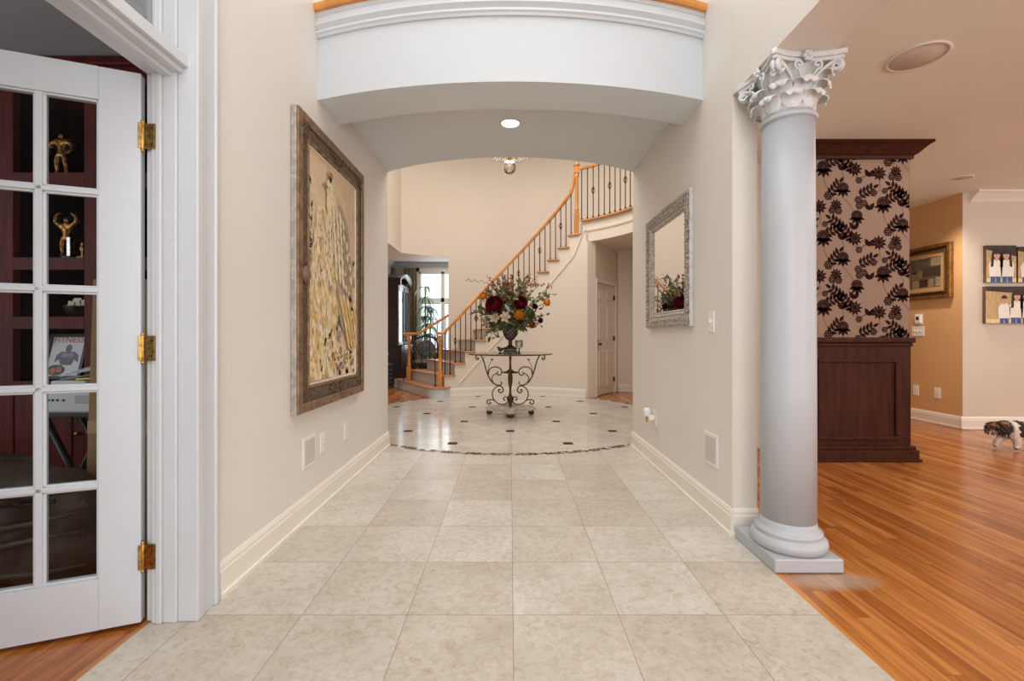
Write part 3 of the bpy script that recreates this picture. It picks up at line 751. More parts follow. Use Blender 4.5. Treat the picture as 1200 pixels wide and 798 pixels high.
# bookcase
bk=thing('bookcase','tall mahogany built-in bookcase seen through the French door','bookcase',(-2.65,2.78,0))
SX=[-3.50,-2.955,-2.46,-1.925]
for i,x in enumerate(SX):
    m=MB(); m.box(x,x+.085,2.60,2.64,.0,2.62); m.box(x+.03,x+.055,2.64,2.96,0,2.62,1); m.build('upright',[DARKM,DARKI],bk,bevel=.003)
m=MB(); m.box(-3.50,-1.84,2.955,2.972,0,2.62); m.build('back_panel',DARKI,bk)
m=MB(); m.box(-3.52,-1.82,2.57,2.97,2.50,2.63); m.box(-3.54,-1.80,2.55,2.97,2.60,2.65); m.build('crown',DARKM,bk,bevel=.01)
for i in range(3):
    xa,xb=SX[i]+.085,SX[i+1]
    for z,t_ in ((2.005,.085),(1.515,.07),(1.173,.07),(.80,.05)):
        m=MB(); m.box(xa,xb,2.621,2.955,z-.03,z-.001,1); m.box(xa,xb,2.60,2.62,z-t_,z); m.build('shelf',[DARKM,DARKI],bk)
    m=MB(); m.box(xa+.006,xb-.006,2.605,2.63,.10,.735)
    dd=m.build('door',DARKM,bk)
    m=MB(); m.box(xa+.07,xb-.07,2.598,2.606,.17,.67); m.build('panel',DARKM,dd,bevel=.006)
    m=MB(); m.ell((xb-.035,2.592,.5),.012); m.build('knob',BRASS,dd)
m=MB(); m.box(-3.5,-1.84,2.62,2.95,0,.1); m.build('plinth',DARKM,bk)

# bronze bodybuilder statuettes
GOLD=mat('dark gold bronze',(168,122,70),.28,metal=1,nz=(60,.5),col2=(70,40,20))
def statuette(x,y,z,hgt,up,label):
    s=hgt/2.0
    t=thing('statuette',label,'statuette',(x,y,z))
    P=lambda a,b,c,r:(x+a*s,y+b*s,z+.06*hgt/.26*.4+c*s,r*s)
    V=[P(0,0,.92,.17),P(0,0,1.12,.165),P(0,-.02,1.36,.27),P(0,0,1.58,.12),P(0,-.02,1.72,.15),P(0,-.02,1.86,.12),
       P(.15,0,.84,.16),P(.20,-.04,.52,.125),P(.21,0,.30,.115),P(.21,.02,.06,.07),P(.22,-.12,.03,.06),
       P(-.15,0,.84,.16),P(-.20,-.04,.52,.125),P(-.21,0,.30,.115),P(-.21,.02,.06,.07),P(-.22,-.12,.03,.06)]
    E=[(0,1),(1,2),(2,3),(3,4),(4,5),(0,6),(6,7),(7,8),(8,9),(9,10),(0,11),(11,12),(12,13),(13,14),(14,15)]
    n0=len(V)
    for sg in (1,-1):
        b=len(V)
        if up: A_=[(.32,0,1.50,.15),(.54,-.02,1.66,.135),(.48,-.05,1.94,.10),(.22,-.05,2.10,.07)]
        else: A_=[(.34,0,1.48,.165),(.55,0,1.18,.14),(.50,-.14,.95,.11),(.34,-.22,.86,.075)]
        V+=[P(sg*a,b_,c_,r) for a,b_,c_,r in A_]; E+=[(2,b),(b,b+1),(b+1,b+2),(b+2,b+3)]
    skin('figure',V,E,GOLD,t,2)
    m=MB(); hb=.024*hgt/.26
    m.lathe([(.22*s,0),(.24*s,hb*.3),(.22*s,hb*.9),(.2*s,hb)],(x,y,z),20); m.build('base',mat('statuette base',(40,26,20),.3,nz=(20,.2)),t)
    return t
statuette(-2.685,2.70,2.008,.26,False,'bronze muscleman statuette, hands at hips, on the bookcase top shelf')
statuette(-2.655,2.70,1.518,.245,True,'bronze muscleman statuette with arms curled over its head, second shelf')
t=thing('award','slim silver upright award beside the arms-raised statuette','award',(-2.60,2.66,1.515))
m=MB(); m.box(-2.612,-2.588,2.65,2.674,1.53,1.645); m.build('column',mat('silver',(200,200,200),.2,metal=1,nz=(80,.2)),t,bevel=.003)
m=MB(); m.box(-2.625,-2.575,2.637,2.687,1.518,1.53); m.build('base',BLACK,t,bevel=.002)
t=thing('trophy','tiny gold figure trophy at the right end of the second shelf','trophy',(-2.525,2.66,1.515))
m=MB(); m.box(-2.545,-2.505,2.642,2.68,1.518,1.53); m.build('base',mat('trophy base',(150,130,110),.3,nz=(20,.1)),t,bevel=.002)
m=MB(); m.lathe([(.012,0),(.006,.01),(.006,.03),(.014,.04),(.012,.06),(.005,.063),(.009,.072),(.006,.083),(.001,.086)],(-2.525,2.66,1.53),12); m.build('figure',BRASS,t)
t=thing('metal_bowl','dark pewter bowl holding folded white papers on the third bookcase shelf','bowl',(-2.60,2.72,1.173))
m=MB(); m.lathe([(.035,0),(.04,.006),(.062,.03),(.072,.062),(.075,.066),(.069,.064),(.058,.034),(.004,.014)],(-2.60,2.72,1.176),24); m.build('bowl',mat('pewter',(120,110,96),.3,metal=.9,nz=(30,.3)),t)
m=MB()
for i in range(5):
    xx=-2.65+.024*i; m.obox((xx,2.71+.008*(i%2),1.20),Vector((1,0,.25*(i-2)*.5)).normalized(),(0,1,0),Vector((-.2*(i-2)*.5,0,1)).normalized(),(-.022,.022),(0,.002),(0,.07+.01*(i%3)))
o=m.build('folded_papers',mat('cream paper',(226,216,196),.7,nz=(10,.03))); tag(o,'folded cream papers standing in the pewter bowl','papers')
t=thing('framed_magazine','black framed magazine cover with a muscleman leaning in the bookcase','picture',(-2.65,2.66,.80))
o0=Vector((-2.77,2.655,.806)); UV=Vector((1,0,0)); VV=Vector((.02,.22,.975)).normalized(); NN=Vector((0,-.975,.22)).normalized()
m=MB(); fw,fh=.235,.275
for (a0,a1,b0,b1) in ((0,.02,0,fh),(fw-.02,fw,0,fh),(.02,fw-.02,0,.02),(.02,fw-.02,fh-.02,fh)): m.obox(o0,UV,VV,NN,(a0,a1),(b0,b1),(-.012,.006))
m.build('frame',BLACK,t,bevel=.002)
m=MB(); dr=Draw(m,o0,UV,VV,NN); dr.rect(.018,.018,fw-.018,fh-.018,0,0)
cw=fw/2
dr.ell(cw+.01,.185,.019,.024,2,2); dr.poly([(cw-.06,.10),(cw-.055,.145),(cw-.03,.165),(cw+.05,.165),(cw+.075,.145),(cw+.08,.10),(cw+.055,.12),(cw+.045,.085),(cw-.02,.085),(cw-.035,.12)],2,2)
dr.ell(cw-.005,.145,.022,.014,3,3); dr.ell(cw+.027,.145,.022,.014,3,3)
dr.ell(cw-.04,.055,.055,.032,4,2); dr.ell(cw-.055,.05,.016,.02,5,3); dr.ell(cw-.02,.058,.018,.018,5,3)
text_mb('FITNESS',o0+UV*.026+VV*.222+NN*.0008,UV,VV,.052,m,1)
m.build('magazine_cover',[mat('cover white',(214,214,220),.3,nz=(10,.02)),mat('cover red',(196,58,52),.4,nz=(10,.02)),mat('cover figure',(96,92,120),.4,nz=(40,.2)),mat('cover figure light',(150,140,160),.4,nz=(40,.1)),mat('cover dark',(40,40,60),.4,nz=(40,.2)),mat('cover orange',(206,104,70),.4,nz=(40,.2))],t,fix=False)

# folding table, printer, papers
t=thing('folding_stand','black x-leg folding stand under the white printer','stand',(-2.24,2.42,0))
m=MB(); m.box(-2.43,-2.05,2.30,2.54,.645,.668); m.build('top',BLACK,t,bevel=.004)
for yy in (2.33,2.51):
    for a,b in ((-2.40,-2.08),(-2.08,-2.40)):
        m=MB(); m.tube([(a,yy+(.008 if a<b else -.008),.02),(b,yy+(.008 if a<b else -.008),.645)],.016,8); m.build('leg',BLACK,t)
m=MB(); m.tube([(-2.24,2.33,.33),(-2.24,2.51,.33)],.01,8); m.build('pivot_rod',BLACK,t)
PR=mat('printer plastic',(206,212,216),.45,nz=(12,.02))
t=thing('printer','white desktop printer with control buttons on the folding stand','printer',(-2.24,2.42,.668))
m=MB(); m.box(-2.42,-2.06,2.29,2.53,.669,.80); m.build('body',PR,t,bevel=.012)
m=MB(); m.box(-2.36,-2.18,2.31,2.52,.80,.832); m.build('scanner_lid',PR,t,bevel=.008)
m=MB(); m.box(-2.21,-2.08,2.284,2.292,.72,.76); m.build('paper_slot',mat('printer grey',(170,176,182),.5,nz=(12,.02)),t,bevel=.003)
for xx in (-2.345,-2.325,-2.30,-2.27):
    m=MB(); m.lathe([(.006,0),(.005,.004)],(0,0,0),10); m.v=[(xx+a,2.29-c_,.735+b) for a,b,c_ in m.v]; m.build('button',BLACK,t)
m=MB(); m.obox((-2.33,2.33,.836),Vector((1,.1,.15)).normalized(),(0,1,0),(0,0,1),(0,.22),(0,.16),(0,.002)); m.obox((-2.33,2.33,.85),Vector((1,.1,.22)).normalized(),Vector((-.1,1,.22)).normalized(),(0,0,1),(0,.24),(0,.16),(0,.002))
o=m.build('paper_sheets',mat('white paper',(232,236,238),.7,nz=(10,.01)),solid=0); tag(o,'loose white sheets curling on top of the printer','paper')
m=MB(); m.obox((-2.24,2.322,.834),(1,0,.06),(0,1,0),(0,0,1),(0,.15),(0,.12),(0,.008)); o=m.build('notepad',mat('yellow pad',(232,206,70),.6,nz=(10,.03))); tag(o,'yellow notepad under the sheets on the printer','notepad')
# tall cardboard carton
CB=mat('cardboard',(150,118,82),.8,nz=(18,.1),stretch=(1,1,6))
t=thing('cardboard_box','tall flat brown cardboard box standing behind the French door','box',(-1.75,2.2,0))
m=MB(); m.obox((-2.02,2.13,0),(1,0,0),(0,1,0),Vector((.035,0,1)),(0,.56),(0,.1),(0,1.33)); m.build('carton',CB,t,bevel=.004)
m=MB(); m.obox((-2.02,2.13,0),(1,0,0),(0,1,0),Vector((.035,0,1)),(-.001,.561),(-.001,.0),(.60,.66)); m.build('packing_tape',mat('tan tape',(176,146,100),.3,nz=(10,.05)),t)
# slumped bag
random.seed(21)
m=MB(); rows=[]
nu,nv=56,28
for j in range(nv+1):
    p_=-PI/2+PI*j/nv; row=[]
    for i in range(nu+1):
        a=2*PI*i/nu; se=lambda q,e:math.copysign(abs(q)**e,q)
        x=.52*se(math.cos(p_),.55)*se(math.cos(a),.7); y=.155*se(math.cos(p_),.55)*se(math.sin(a),.7); z=.27*se(math.sin(p_),.7)
        fold=.030*(1-2*abs(math.sin(7*x+6*z+2)))+.022*(1-2*abs(math.sin(13*x-8*z+1)))+.012*math.sin(31*z+9*x)
        sag=.10*math.cos((x+.1)*4.2) if z>0 else 0
        row.append((-2.235+x,1.94+y*(1+fold*3)-fold*.3,.25+z*(.88+.22*x)+sag*.6*max(0,z)/.27+fold*.5 if z>-.2 else max(.004,.25+z*.9)))
    rows.append(row)
m.grid(rows); t=thing('duffel_bag','slumped dark brown leather duffel bag on the study floor','bag',(-2.21,1.94,0))
BAGM=mat('dark brown leather',(70,60,53),.5,nz=(5,.35),bump=(9,.7,.03),spec=.3); m.build('bag_body',BAGM,t)
m=MB(); m.tube([(-2.42,1.80,.40),(-2.3,1.75,.46),(-2.16,1.74,.50),(-2.05,1.75,.46),(-1.95,1.80,.38)],.012,8); m.build('strap',BAGM,t)
for q,(zz,am,ph) in enumerate(((.42,.03,.4),(.30,.035,1.6),(.20,.03,2.7),(.10,.02,.9))):
    m=MB(); m.tube([(-2.66+.95*i/24,1.762+.05*abs(2*i/24-1)**3,zz+am*math.sin(5*i/24+ph)+.05*i/24) for i in range(25)],[.004+.014*math.sin(PI*i/24) for i in range(25)],8); m.build('fold_ridge',BAGM,t)
m=MB(); m.tube([(-2.62,1.80,.33),(-2.2,1.765,.37),(-1.82,1.80,.40)],.006,6); m.build('zipper',BLACK,t)

# ------------------------------------------------------------------ column
cx,cy=1.338,2.172
cl=thing('column','white Corinthian column at the edge of the tile floor','column',(cx,cy,0))
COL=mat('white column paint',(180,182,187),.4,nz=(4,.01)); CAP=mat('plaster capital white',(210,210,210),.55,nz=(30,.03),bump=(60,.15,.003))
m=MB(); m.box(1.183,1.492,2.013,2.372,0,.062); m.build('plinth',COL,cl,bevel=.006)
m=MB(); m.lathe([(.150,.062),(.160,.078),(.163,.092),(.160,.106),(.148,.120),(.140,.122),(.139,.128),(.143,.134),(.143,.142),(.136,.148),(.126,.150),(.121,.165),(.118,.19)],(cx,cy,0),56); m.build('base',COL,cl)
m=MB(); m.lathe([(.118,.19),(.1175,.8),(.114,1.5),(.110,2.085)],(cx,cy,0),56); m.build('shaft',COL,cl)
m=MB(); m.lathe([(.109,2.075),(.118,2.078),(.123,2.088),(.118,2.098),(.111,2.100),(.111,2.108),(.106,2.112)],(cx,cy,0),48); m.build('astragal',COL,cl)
m=MB(); m.lathe([(.104,2.108),(.104,2.2),(.112,2.27),(.138,2.318)],(cx,cy,0),48)
cap=m.build('capital',CAP,cl)
# abacus with concave sides and clipped corners
hs=.172; ab=[]
for q in range(4):
    for i in range(9):
        tt=-1+2*i/8; a=hs*.92*tt; dep=hs*(1-.20*(1-tt*tt))
        ca,sa=math.cos(q*PI/2),math.sin(q*PI/2); X,Y=a,-dep
        ab.append((cx+X*ca-Y*sa,cy+X*sa+Y*ca))
m=MB(); m.prism([( cx+(x-cx)*.95,cy+(y-cy)*.95) for x,y in ab],2.306,2.322); m.prism(ab,2.322,2.346); m.build('abacus',CAP,cap,bevel=.004)
def acanthus(az,prof,w0,parent,lobes=5):
    ca,sa=math.cos(az),math.sin(az); rows=[]; n=len(prof)
    for i,(r,z) in enumerate(prof):
        tt=i/(n-1)
        w=w0*(.62+.55*math.sin(PI*min(1,tt*1.05))**.8)*(1+.16*math.sin(tt*lobes*2*PI))
        if tt>.85: w*=1-.45*(tt-.85)/.15
        row=[]
        for k in range(-3,4):
            u=k/3; back=-.012*u*u*(1 if i<n-3 else .2)+.006*math.cos(u*PI*2.5)*(.4+.6*tt)
            rr=r+back; row.append((cx+rr*ca-u*w*sa,cy+rr*sa+u*w*ca,z-.012*u*u*tt))
        rows.append(row)
    m=MB(); m.grid(rows); m.build('acanthus_leaf',CAP,parent,solid=.006,sub=1)
low=[(.107,2.112),(.110,2.13),(.113,2.15),(.118,2.167),(.130,2.180),(.147,2.184),(.158,2.176),(.160,2.164),(.152,2.158)]
mid=[(.110,2.14),(.113,2.165),(.116,2.19),(.121,2.212),(.134,2.228),(.154,2.233),(.168,2.225),(.171,2.210),(.162,2.203)]
for k in range(8): acanthus(k*PI/4+PI/8,low,.040,cap)
for k in range(8): acanthus(k*PI/4,mid,.043,cap)
top=[(.116,2.20),(.120,2.23),(.128,2.255),(.142,2.272),(.162,2.280),(.180,2.274),(.184,2.262),(.176,2.256)]
for k in range(4): acanthus(k*PI/2+PI/4,top,.034,cap)
for k in range(4):
    for sg in (-1,1):
        az=k*PI/2+PI/4; pts=[]
        # stalk rising from the bell then curling under the abacus corner
        for i in range(7):
            tt=i/6; a=az+sg*(.42*(1-tt)+.05*tt); r=.118+.075*tt**1.5; pts.append((cx+r*math.cos(a),cy+r*math.sin(a),2.22+.085*tt**.8))
        e=Vector(pts[-1]); rd=Vector((math.cos(az),math.sin(az),0))
        for i in range(1,17):
            th=PI/2-i*PI/6; rr=.024*(1-i/20)
            pts.append(tuple(e+rd*(rr*math.cos(th))+Vector((0,0,-.024+rr*math.sin(th)))))
        m=MB(); m.tube(pts,[.006+.004*min(1,i/6) for i in range(len(pts))],7); m.build('volute',CAP,cap)
for k in range(4):
    az=k*PI/2; m=MB(); c0=Vector((cx+.150*math.cos(az),cy+.150*math.sin(az),2.322))
    tn=Vector((-math.sin(az),math.cos(az),0)); rd=Vector((math.cos(az),math.sin(az),0))
    for q in range(6):
        a=q*PI/3; d=tn*math.cos(a)+Zv*math.sin(a); m.ell(tuple(c0+d*.016),.011,.011,.011,8,6)
    m.ell(tuple(c0+rd*.008),.010,.010,.010,8,6); m.build('fleuron',CAP,cap)
    for sg in (-1,1):
        pts=[]
        b=c0+tn*(sg*.012)-Zv*.06
        for i in range(18):
            th=-PI/2+i*PI/7; rr=.022*(1-i/22); pts.append(tuple(b+rd*.0+tn*(sg*(.03+rr*math.cos(th)))+Zv*(.02+rr*math.sin(th))))
        m=MB(); m.tube([tuple(b-Zv*.05-rd*.03)]+pts,.0055,6); m.build('helix',CAP,cap)

# ------------------------------------------------------------------ right-hand room
m=MB(); m.box(1.456,3.72,-3,4.3,2.70,2.78); m.box(3.72,9,-3,8.6,2.70,2.78); m.box(1.318,1.456,2.403,4.3,2.70,2.78); struct(m.build('ceiling_right',CEIL))
m=MB(); m.box(5.1602,8.6,5.14,5.26,0,2.70); m.box(8.6,8.7,-3,5.2,0,2.7); struct(m.build('wall_taupe',TAUPE))
m=MB(); m.box(5.16,5.26,5.1402,8.6,0,2.70); m.box(3.72,5.2,8.5,8.6,0,2.70); struct(m.build('wall_ochre',OCHRE))
base('baseboard_ochre',[((5.16,5.14),(5.16,8.5),(-1,0))]); base('baseboard_taupe',[((5.131,5.14),(8.6,5.14),(0,-1))])
CR=[(0,2.70),(.11,2.70),(.11,2.68),(.085,2.665),(.04,2.62),(.025,2.60),(.012,2.585),(0,2.58)]
base('trim_7',[((5.235,5.14),(8.6,5.14),(0,-1))],TRIMW,CR)

# wallpapered pier with wainscot
pr=thing('paneled_pier','dark wood wainscoted pier with black floral wallpaper behind the column','pier',(2.9,4.1,0))
px0,px1,py0,py1=2.50,3.42,3.86,4.255
WP=mat('brown taupe wallpaper',(140,112,94),.7,nz=(200,.06),stretch=(1,1,.02)); FL=mat('black flock',(44,22,20),.8,nz=(40,.2),spec=.05); FL2=mat('flock petal lines',(112,84,72),.7,nz=(40,.2),spec=.1)  # FL2: paler brown lines marking out the petals
m=MB(); m.box(px0,px1,py0,py1,1.03,2.60,0)
dr=Draw(m,(px0,py0,0),(1,0,0),(0,0,1),(0,-1,0),.0005)
dr.clip=(.001,1.035,px1-px0-.001,2.59)
def mum(a,b,r,rot=0):
    for q in range(10):
        t_=rot+q*2*PI/10; dr.leaf(a+.1*r*math.cos(t_),b+.1*r*math.sin(t_),r*.95,r*.2,t_,1,1)
    for q in range(8):
        t_=rot+.3+q*2*PI/8; dr.leaf(a,b+.1*r,r*.55,r*.14,t_,2,2); dr.leaf(a,b+.1*r,r*.51,r*.105,t_,1,3)
    dr.ell(a,b+.1*r,r*.16,r*.16,1,4)
def peony(a,b,r):
    dr.ell(a,b+.22*r,r*.72,r*.66,1,1,0,18)
    for q in range(5): t_=PI+(q+.5)*PI/5; dr.leaf(a+.12*r*math.cos(t_),b+.12*r*math.sin(t_),r*.95,r*.2,t_,1,1)
    for q in range(7):
        t_=PI*(-.05+1.1*q/6); ca,sa=math.cos(t_),math.sin(t_)
        for k0,k1,w_ in ((.18,.60,.09),):
            dr.leaf(a+r*k0*ca,b+.2*r+r*k0*sa,r*(k1-k0)+.1*r,r*w_*1.5,t_,2,2); dr.leaf(a+r*k0*ca,b+.2*r+r*k0*sa,r*(k1-k0)+.07*r,r*w_*1.15,t_,1,3)
    dr.ell(a,b+.2*r,r*.2,r*.16,2,4); dr.ell(a,b+.2*r,r*.15,r*.115,1,5)
def rosette(a,b,r):
    for q in range(6): t_=q*PI/3; dr.ell(a+.6*r*math.cos(t_),b+.6*r*math.sin(t_),r*.46,r*.46,1,1,n=9)
    for q in range(6): t_=q*PI/3; dr.ell(a+.6*r*math.cos(t_),b+.6*r*math.sin(t_),r*.2,r*.2,2,2,n=6)
    dr.ell(a,b,r*.25,r*.25,2,3,n=8)
def spray(a,b,rot,n=4,L=.062):
    c,q=math.cos(rot),math.sin(rot)
    dr.line([(a,b),(a+n*.034*c,b+n*.034*q)],.003,1)
    for i in range(n):
        xx,yy=a+(i+.3)*.034*c,b+(i+.3)*.034*q
        for sg in (-1,1): dr.leaf(xx,yy,L,L*.24,rot+sg*.95,1,1)
    dr.leaf(a+n*.034*c,b+n*.034*q,L,L*.24,rot,1,1)
SC=.00119
MOT=[('p',0,0,66),('l',135,15,0),('m',225,5,54),('m',400,35,54),('s',75,150,.9),('p',140,150,58),('r',255,85,24),('s',300,170,.5),('r',360,175,26),('s',105,400,2.5),('r',35,195,32),('r',250,225,27),('r',290,250,27),('r',258,268,27),
     ('l',330,300,0),('r',62,300,27),('r',108,305,27),('m',90,262,44),('p',240,350,57),('s',60,450,.4),('s',180,480,2.2),('l',330,60,0),('r',10,400,22),('l',220,440,0)]
A0x=(50/2+940-598)*3.86/528-px0; A0z=1.06-((75/2+160)-394)*3.86/528
for i in range(-3,3):
    for j in range(-5,5):
        bx=A0x+i*430*SC; bz=A0z-j*500*SC-i*260*SC
        for k_ in MOT:
            a=bx+k_[1]*SC; b=bz-k_[2]*SC; r=k_[3]*SC
            if a<-.15 or a>px1-px0+.15 or b<.9 or b>2.75: continue
            if k_[0]=='p': peony(a,b,r)
            elif k_[0]=='m': mum(a,b,r,k_[1])
            elif k_[0]=='r': rosette(a,b,r)
            elif k_[0]=='s': spray(a-.06*math.cos(k_[3]),b-.06*math.sin(k_[3]),k_[3])
            else:
                for t_ in (1.0,2.1): dr.leaf(a,b,.078,.02,t_,1,1)
        for (p0,p1,p2) in (((0,70),(20,150),(75,195)),((75,195),(60,250),(90,300)),((140,210),(200,260),(230,340)),((225,60),(300,80),(320,10)),((340,20),(300,60),(255,85)),((400,90),(430,160),(350,200)),((250,270),(260,320),(240,350)),((140,100),(150,60),(135,20)),((240,410),(200,470),(120,480))):
            q=[(bx+((1-t_)**2*p0[0]+2*t_*(1-t_)*p1[0]+t_*t_*p2[0])*SC,bz-((1-t_)**2*p0[1]+2*t_*(1-t_)*p1[1]+t_*t_*p2[1])*SC) for t_ in [s_/8 for s_ in range(9)]]
            dr.line(q,.0032,1)
m.build('wallpaper',[WP,FL,FL2],pr,fix=False)
m=MB(); m.box(px0,px1,py0-.012,py1,.10,1.0); m.build('wainscot',WALN,pr)
m=MB()
X0,X1,Z0,Z1=px0+.12,3.315,.175,.87
for (a0,a1,b0,b1) in ((X0,X1,Z0,Z0+.035),(X0,X1,Z1-.035,Z1),(X0,X0+.035,Z0+.035,Z1-.035),(X1-.035,X1,Z0+.035,Z1-.035)):
    m.box(a0,a1,py0-.032,py0-.012,b0,b1)
m.build('panel_molding',WALN,pr,bevel=.009)
m=MB(); m.box(px0-.0,px1+.02,py0-.045,py1,1.005,1.05); m.box(px0,px1+.01,py0-.028,py1,.972,1.005); m.build('chair_rail',WALN,pr,bevel=.01)
m=MB(); m.box(px0,px1+.045,py0-.05,py1,0,.095); m.box(px0,px1+.03,py0-.035,py1,.095,.125); m.box(px0,px1+.06,py0-.065,py1,0,.02); m.build('base_molding',WALN,pr,bevel=.007)
m=MB()
prof=[(0,2.575),(.02,2.575),(.022,2.60),(.04,2.61),(.09,2.665),(.115,2.68),(.115,2.70),(0,2.70)]
P=len(prof); vs=[]
for q in range(3):
    for o,z in prof:
        vs.append([(px0,py0-o,z),(px1+o,py0-o,z),(px1+o,py1,z)][q])
m.add(vs,[[i*P+k,i*P+(k+1)%P,(i+1)*P+(k+1)%P,(i+1)*P+k] for i in range(2) for k in range(P)]+[list(range(P)),list(range(2*P,3*P))])
m.box(px0,px1,py0,py1,2.575,2.70); m.build('crown_molding',WALN,pr)

# collage picture on ochre wall
t=thing('collage_frame','gold framed collage of family photos on the ochre wall','picture',(5.13,5.66,1.84))
FX=5.16; ya,yb,za,zb_=5.24,6.30,1.515,2.165
GF=mat('antique gold frame',(150,110,62),.35,metal=.7,nz=(30,.25)); GF2=mat('dark frame bevel',(74,50,32),.4,metal=.4,nz=(30,.2))
def ring(name,y0,y1,z0,z1,w,x0,x1,mt,par,bev=.006):
    m=MB()
    for (a0,a1,b0,b1) in ((y0,y0+w,z0,z1),(y1-w,y1,z0,z1),(y0+w,y1-w,z0,z0+w),(y0+w,y1-w,z1-w,z1)): m.box(x0,x1,a0,a1,b0,b1)
    return m.build(name,mt,par,bevel=bev)
ring('outer_frame',ya,yb,za,zb_,.04,FX-.05,FX-.001,GF,t); ring('frame_cove',ya+.04,yb-.04,za+.04,zb_-.04,.03,FX-.032,FX-.001,GF2,t); ring('inner_frame',ya+.07,yb-.07,za+.07,zb_-.07,.02,FX-.038,FX-.001,GF,t); ring('mat_board',ya+.09,yb-.09,za+.09,zb_-.09,.05,FX-.02,FX-.001,mat('tan mat board',(186,150,104),.6,nz=(20,.03)),t,0)
m=MB(); dr=Draw(m,(FX-.012,yb-.14,za+.14),(0,-1,0),(0,0,1),(-1,0,0)); Wc,Hc=yb-ya-.28,zb_-za-.28
dr.rect(0,0,Wc,Hc,0,0)
random.seed(4)
for (a0,b0,a1,b1,k) in ((.0,.0,.30,.5,1),(.0,.55,.28,1,2),(.3,.0,.47,.45,3),(.32,.5,.6,1,1),(.62,.02,.78,.3,3),(.5,.0,.88,.3,2),(.48,.33,.68,.62,3),(.62,.64,.8,1,1),(.68,.36,1,.68,4),(.82,.7,.99,1,5),(.9,.02,1,.34,5)):
    dr.rect(a0*Wc+.004,b0*Hc+.004,a1*Wc-.004,b1*Hc-.004,k,1)
    if k in (2,3,1): # small figures
        cxx=(a0+a1)/2*Wc; bz=b0*Hc; hh=(b1-b0)*Hc
        dr.ell(cxx,bz+hh*.62,hh*.12,hh*.15,6,2); dr.poly([(cxx-hh*.2,bz+hh*.1),(cxx+hh*.2,bz+hh*.1),(cxx+hh*.13,bz+hh*.5),(cxx-hh*.13,bz+hh*.5)],7,2); dr.ell(cxx,bz+hh*.7,hh*.13,hh*.1,8,3)
m.build('photo_collage',[mat('collage ground',(120,112,94),.5,nz=(20,.1)),mat('collage green',(96,98,80),.5,nz=(30,.3)),mat('collage cream',(200,184,150),.5,nz=(30,.1)),mat('collage tan',(176,152,118),.5,nz=(30,.2)),mat('collage dark',(62,58,50),.5,nz=(30,.3)),mat('collage pale',(226,208,168),.5,nz=(20,.05)),mat('skin tone print',(190,140,104),.5,nz=(20,.05)),mat('print clothing',(110,112,118),.5,nz=(20,.1)),mat('print hair',(38,28,24),.5,nz=(20,.1))],t,fix=False)
m=MB(); m.box(FX-.0165,FX-.0155,ya+.09,yb-.09,za+.09,zb_-.09); m.build('glazing',GLASS,t)

# canvases on taupe wall
CVM=[mat('canvas dusk field',(196,164,118),.6,nz=(16,.18),stretch=(6,1,1)),mat('canvas dark trees',(52,38,36),.6,nz=(14,.3)),mat('canvas skin',(214,164,132),.6,nz=(20,.03)),mat('canvas hair',(44,26,22),.6,nz=(40,.3)),mat('canvas white shirt',(238,232,222),.6,nz=(20,.03)),mat('canvas jeans',(58,88,146),.6,nz=(30,.2)),mat('canvas edge',(92,66,52),.6,nz=(14,.2)),mat('canvas pale grass',(226,204,160),.6,nz=(20,.1))]
def canvas(x0,x1,z0,z1,people,label,tree=.8):
    t=thing('photo_canvas',label,'picture',((x0+x1)/2,5.13,z0),'family photo canvases on the taupe wall')
    m=MB(); m.box(x0,x1,5.105,5.139,z0,z1,0); m.build('stretcher',CVM[6],t,bevel=.002)
    m=MB(); dr=Draw(m,(x0,5.1045,z0),(1,0,0),(0,0,1),(0,-1,0),.0005); W,H_=x1-x0,z1-z0
    dr.rect(.002,.002,W-.002,H_-.002,0,0); dr.poly([(.002,H_-.002),(W-.002,H_-.002),(W-.002,H_*(tree-.1)),(W*.5,H_*tree),(.002,H_*(tree+.08))],1,1)
    dr.rect(.002,.002,W-.002,H_*.12,7,1)
    for (cx_,base_,s_,long_,lean) in people:
        h=s_
        [dr.poly([(cx_+q*.02*h,base_),(cx_+q*.20*h,base_),(cx_+q*.19*h,base_+.3*h),(cx_,base_+.3*h)],5,3) for q in (-1,1)]
        if long_:
            dr.ell(cx_+lean,base_+1.12*h,.19*h,.22*h,3,2); dr.poly([(cx_+lean-.2*h,base_+1.15*h),(cx_+lean+.2*h,base_+1.15*h),(cx_+lean+.24*h,base_+.65*h),(cx_+lean-.24*h,base_+.65*h)],3,2)
        dr.poly([(cx_-.25*h,base_+.22*h),(cx_+.25*h,base_+.22*h),(cx_+.28*h,base_+.7*h),(cx_+.12*h,base_+.9*h),(cx_-.12*h,base_+.9*h),(cx_-.28*h,base_+.7*h)],4,4)
        if long_:
            for sg in (-1,1): dr.poly([(cx_+lean+sg*.1*h,base_+1.15*h),(cx_+lean+sg*.2*h,base_+1.1*h),(cx_+lean+sg*.25*h,base_+.6*h),(cx_+lean+sg*.14*h,base_+.62*h)],3,5)
        dr.rect(cx_-.05*h+lean*.6,base_+.85*h,cx_+.05*h+lean*.6,base_+.98*h,2,5)
        dr.ell(cx_+lean,base_+1.07*h,.125*h,.165*h,2,6)
        dr.poly([(cx_+lean+.14*h*math.cos(a),base_+1.11*h+.16*h*math.sin(a)) for a in [PI*i/8 for i in range(9)]],3,7)
        for sg in (-1,1): dr.ell(cx_+lean+sg*.045*h,base_+1.075*h,.016*h,.01*h,3,8,n=6)
        dr.ell(cx_+lean,base_+1.0*h,.04*h,.012*h,6,8,n=6)
    m.build('photo_print',CVM,t,fix=False)
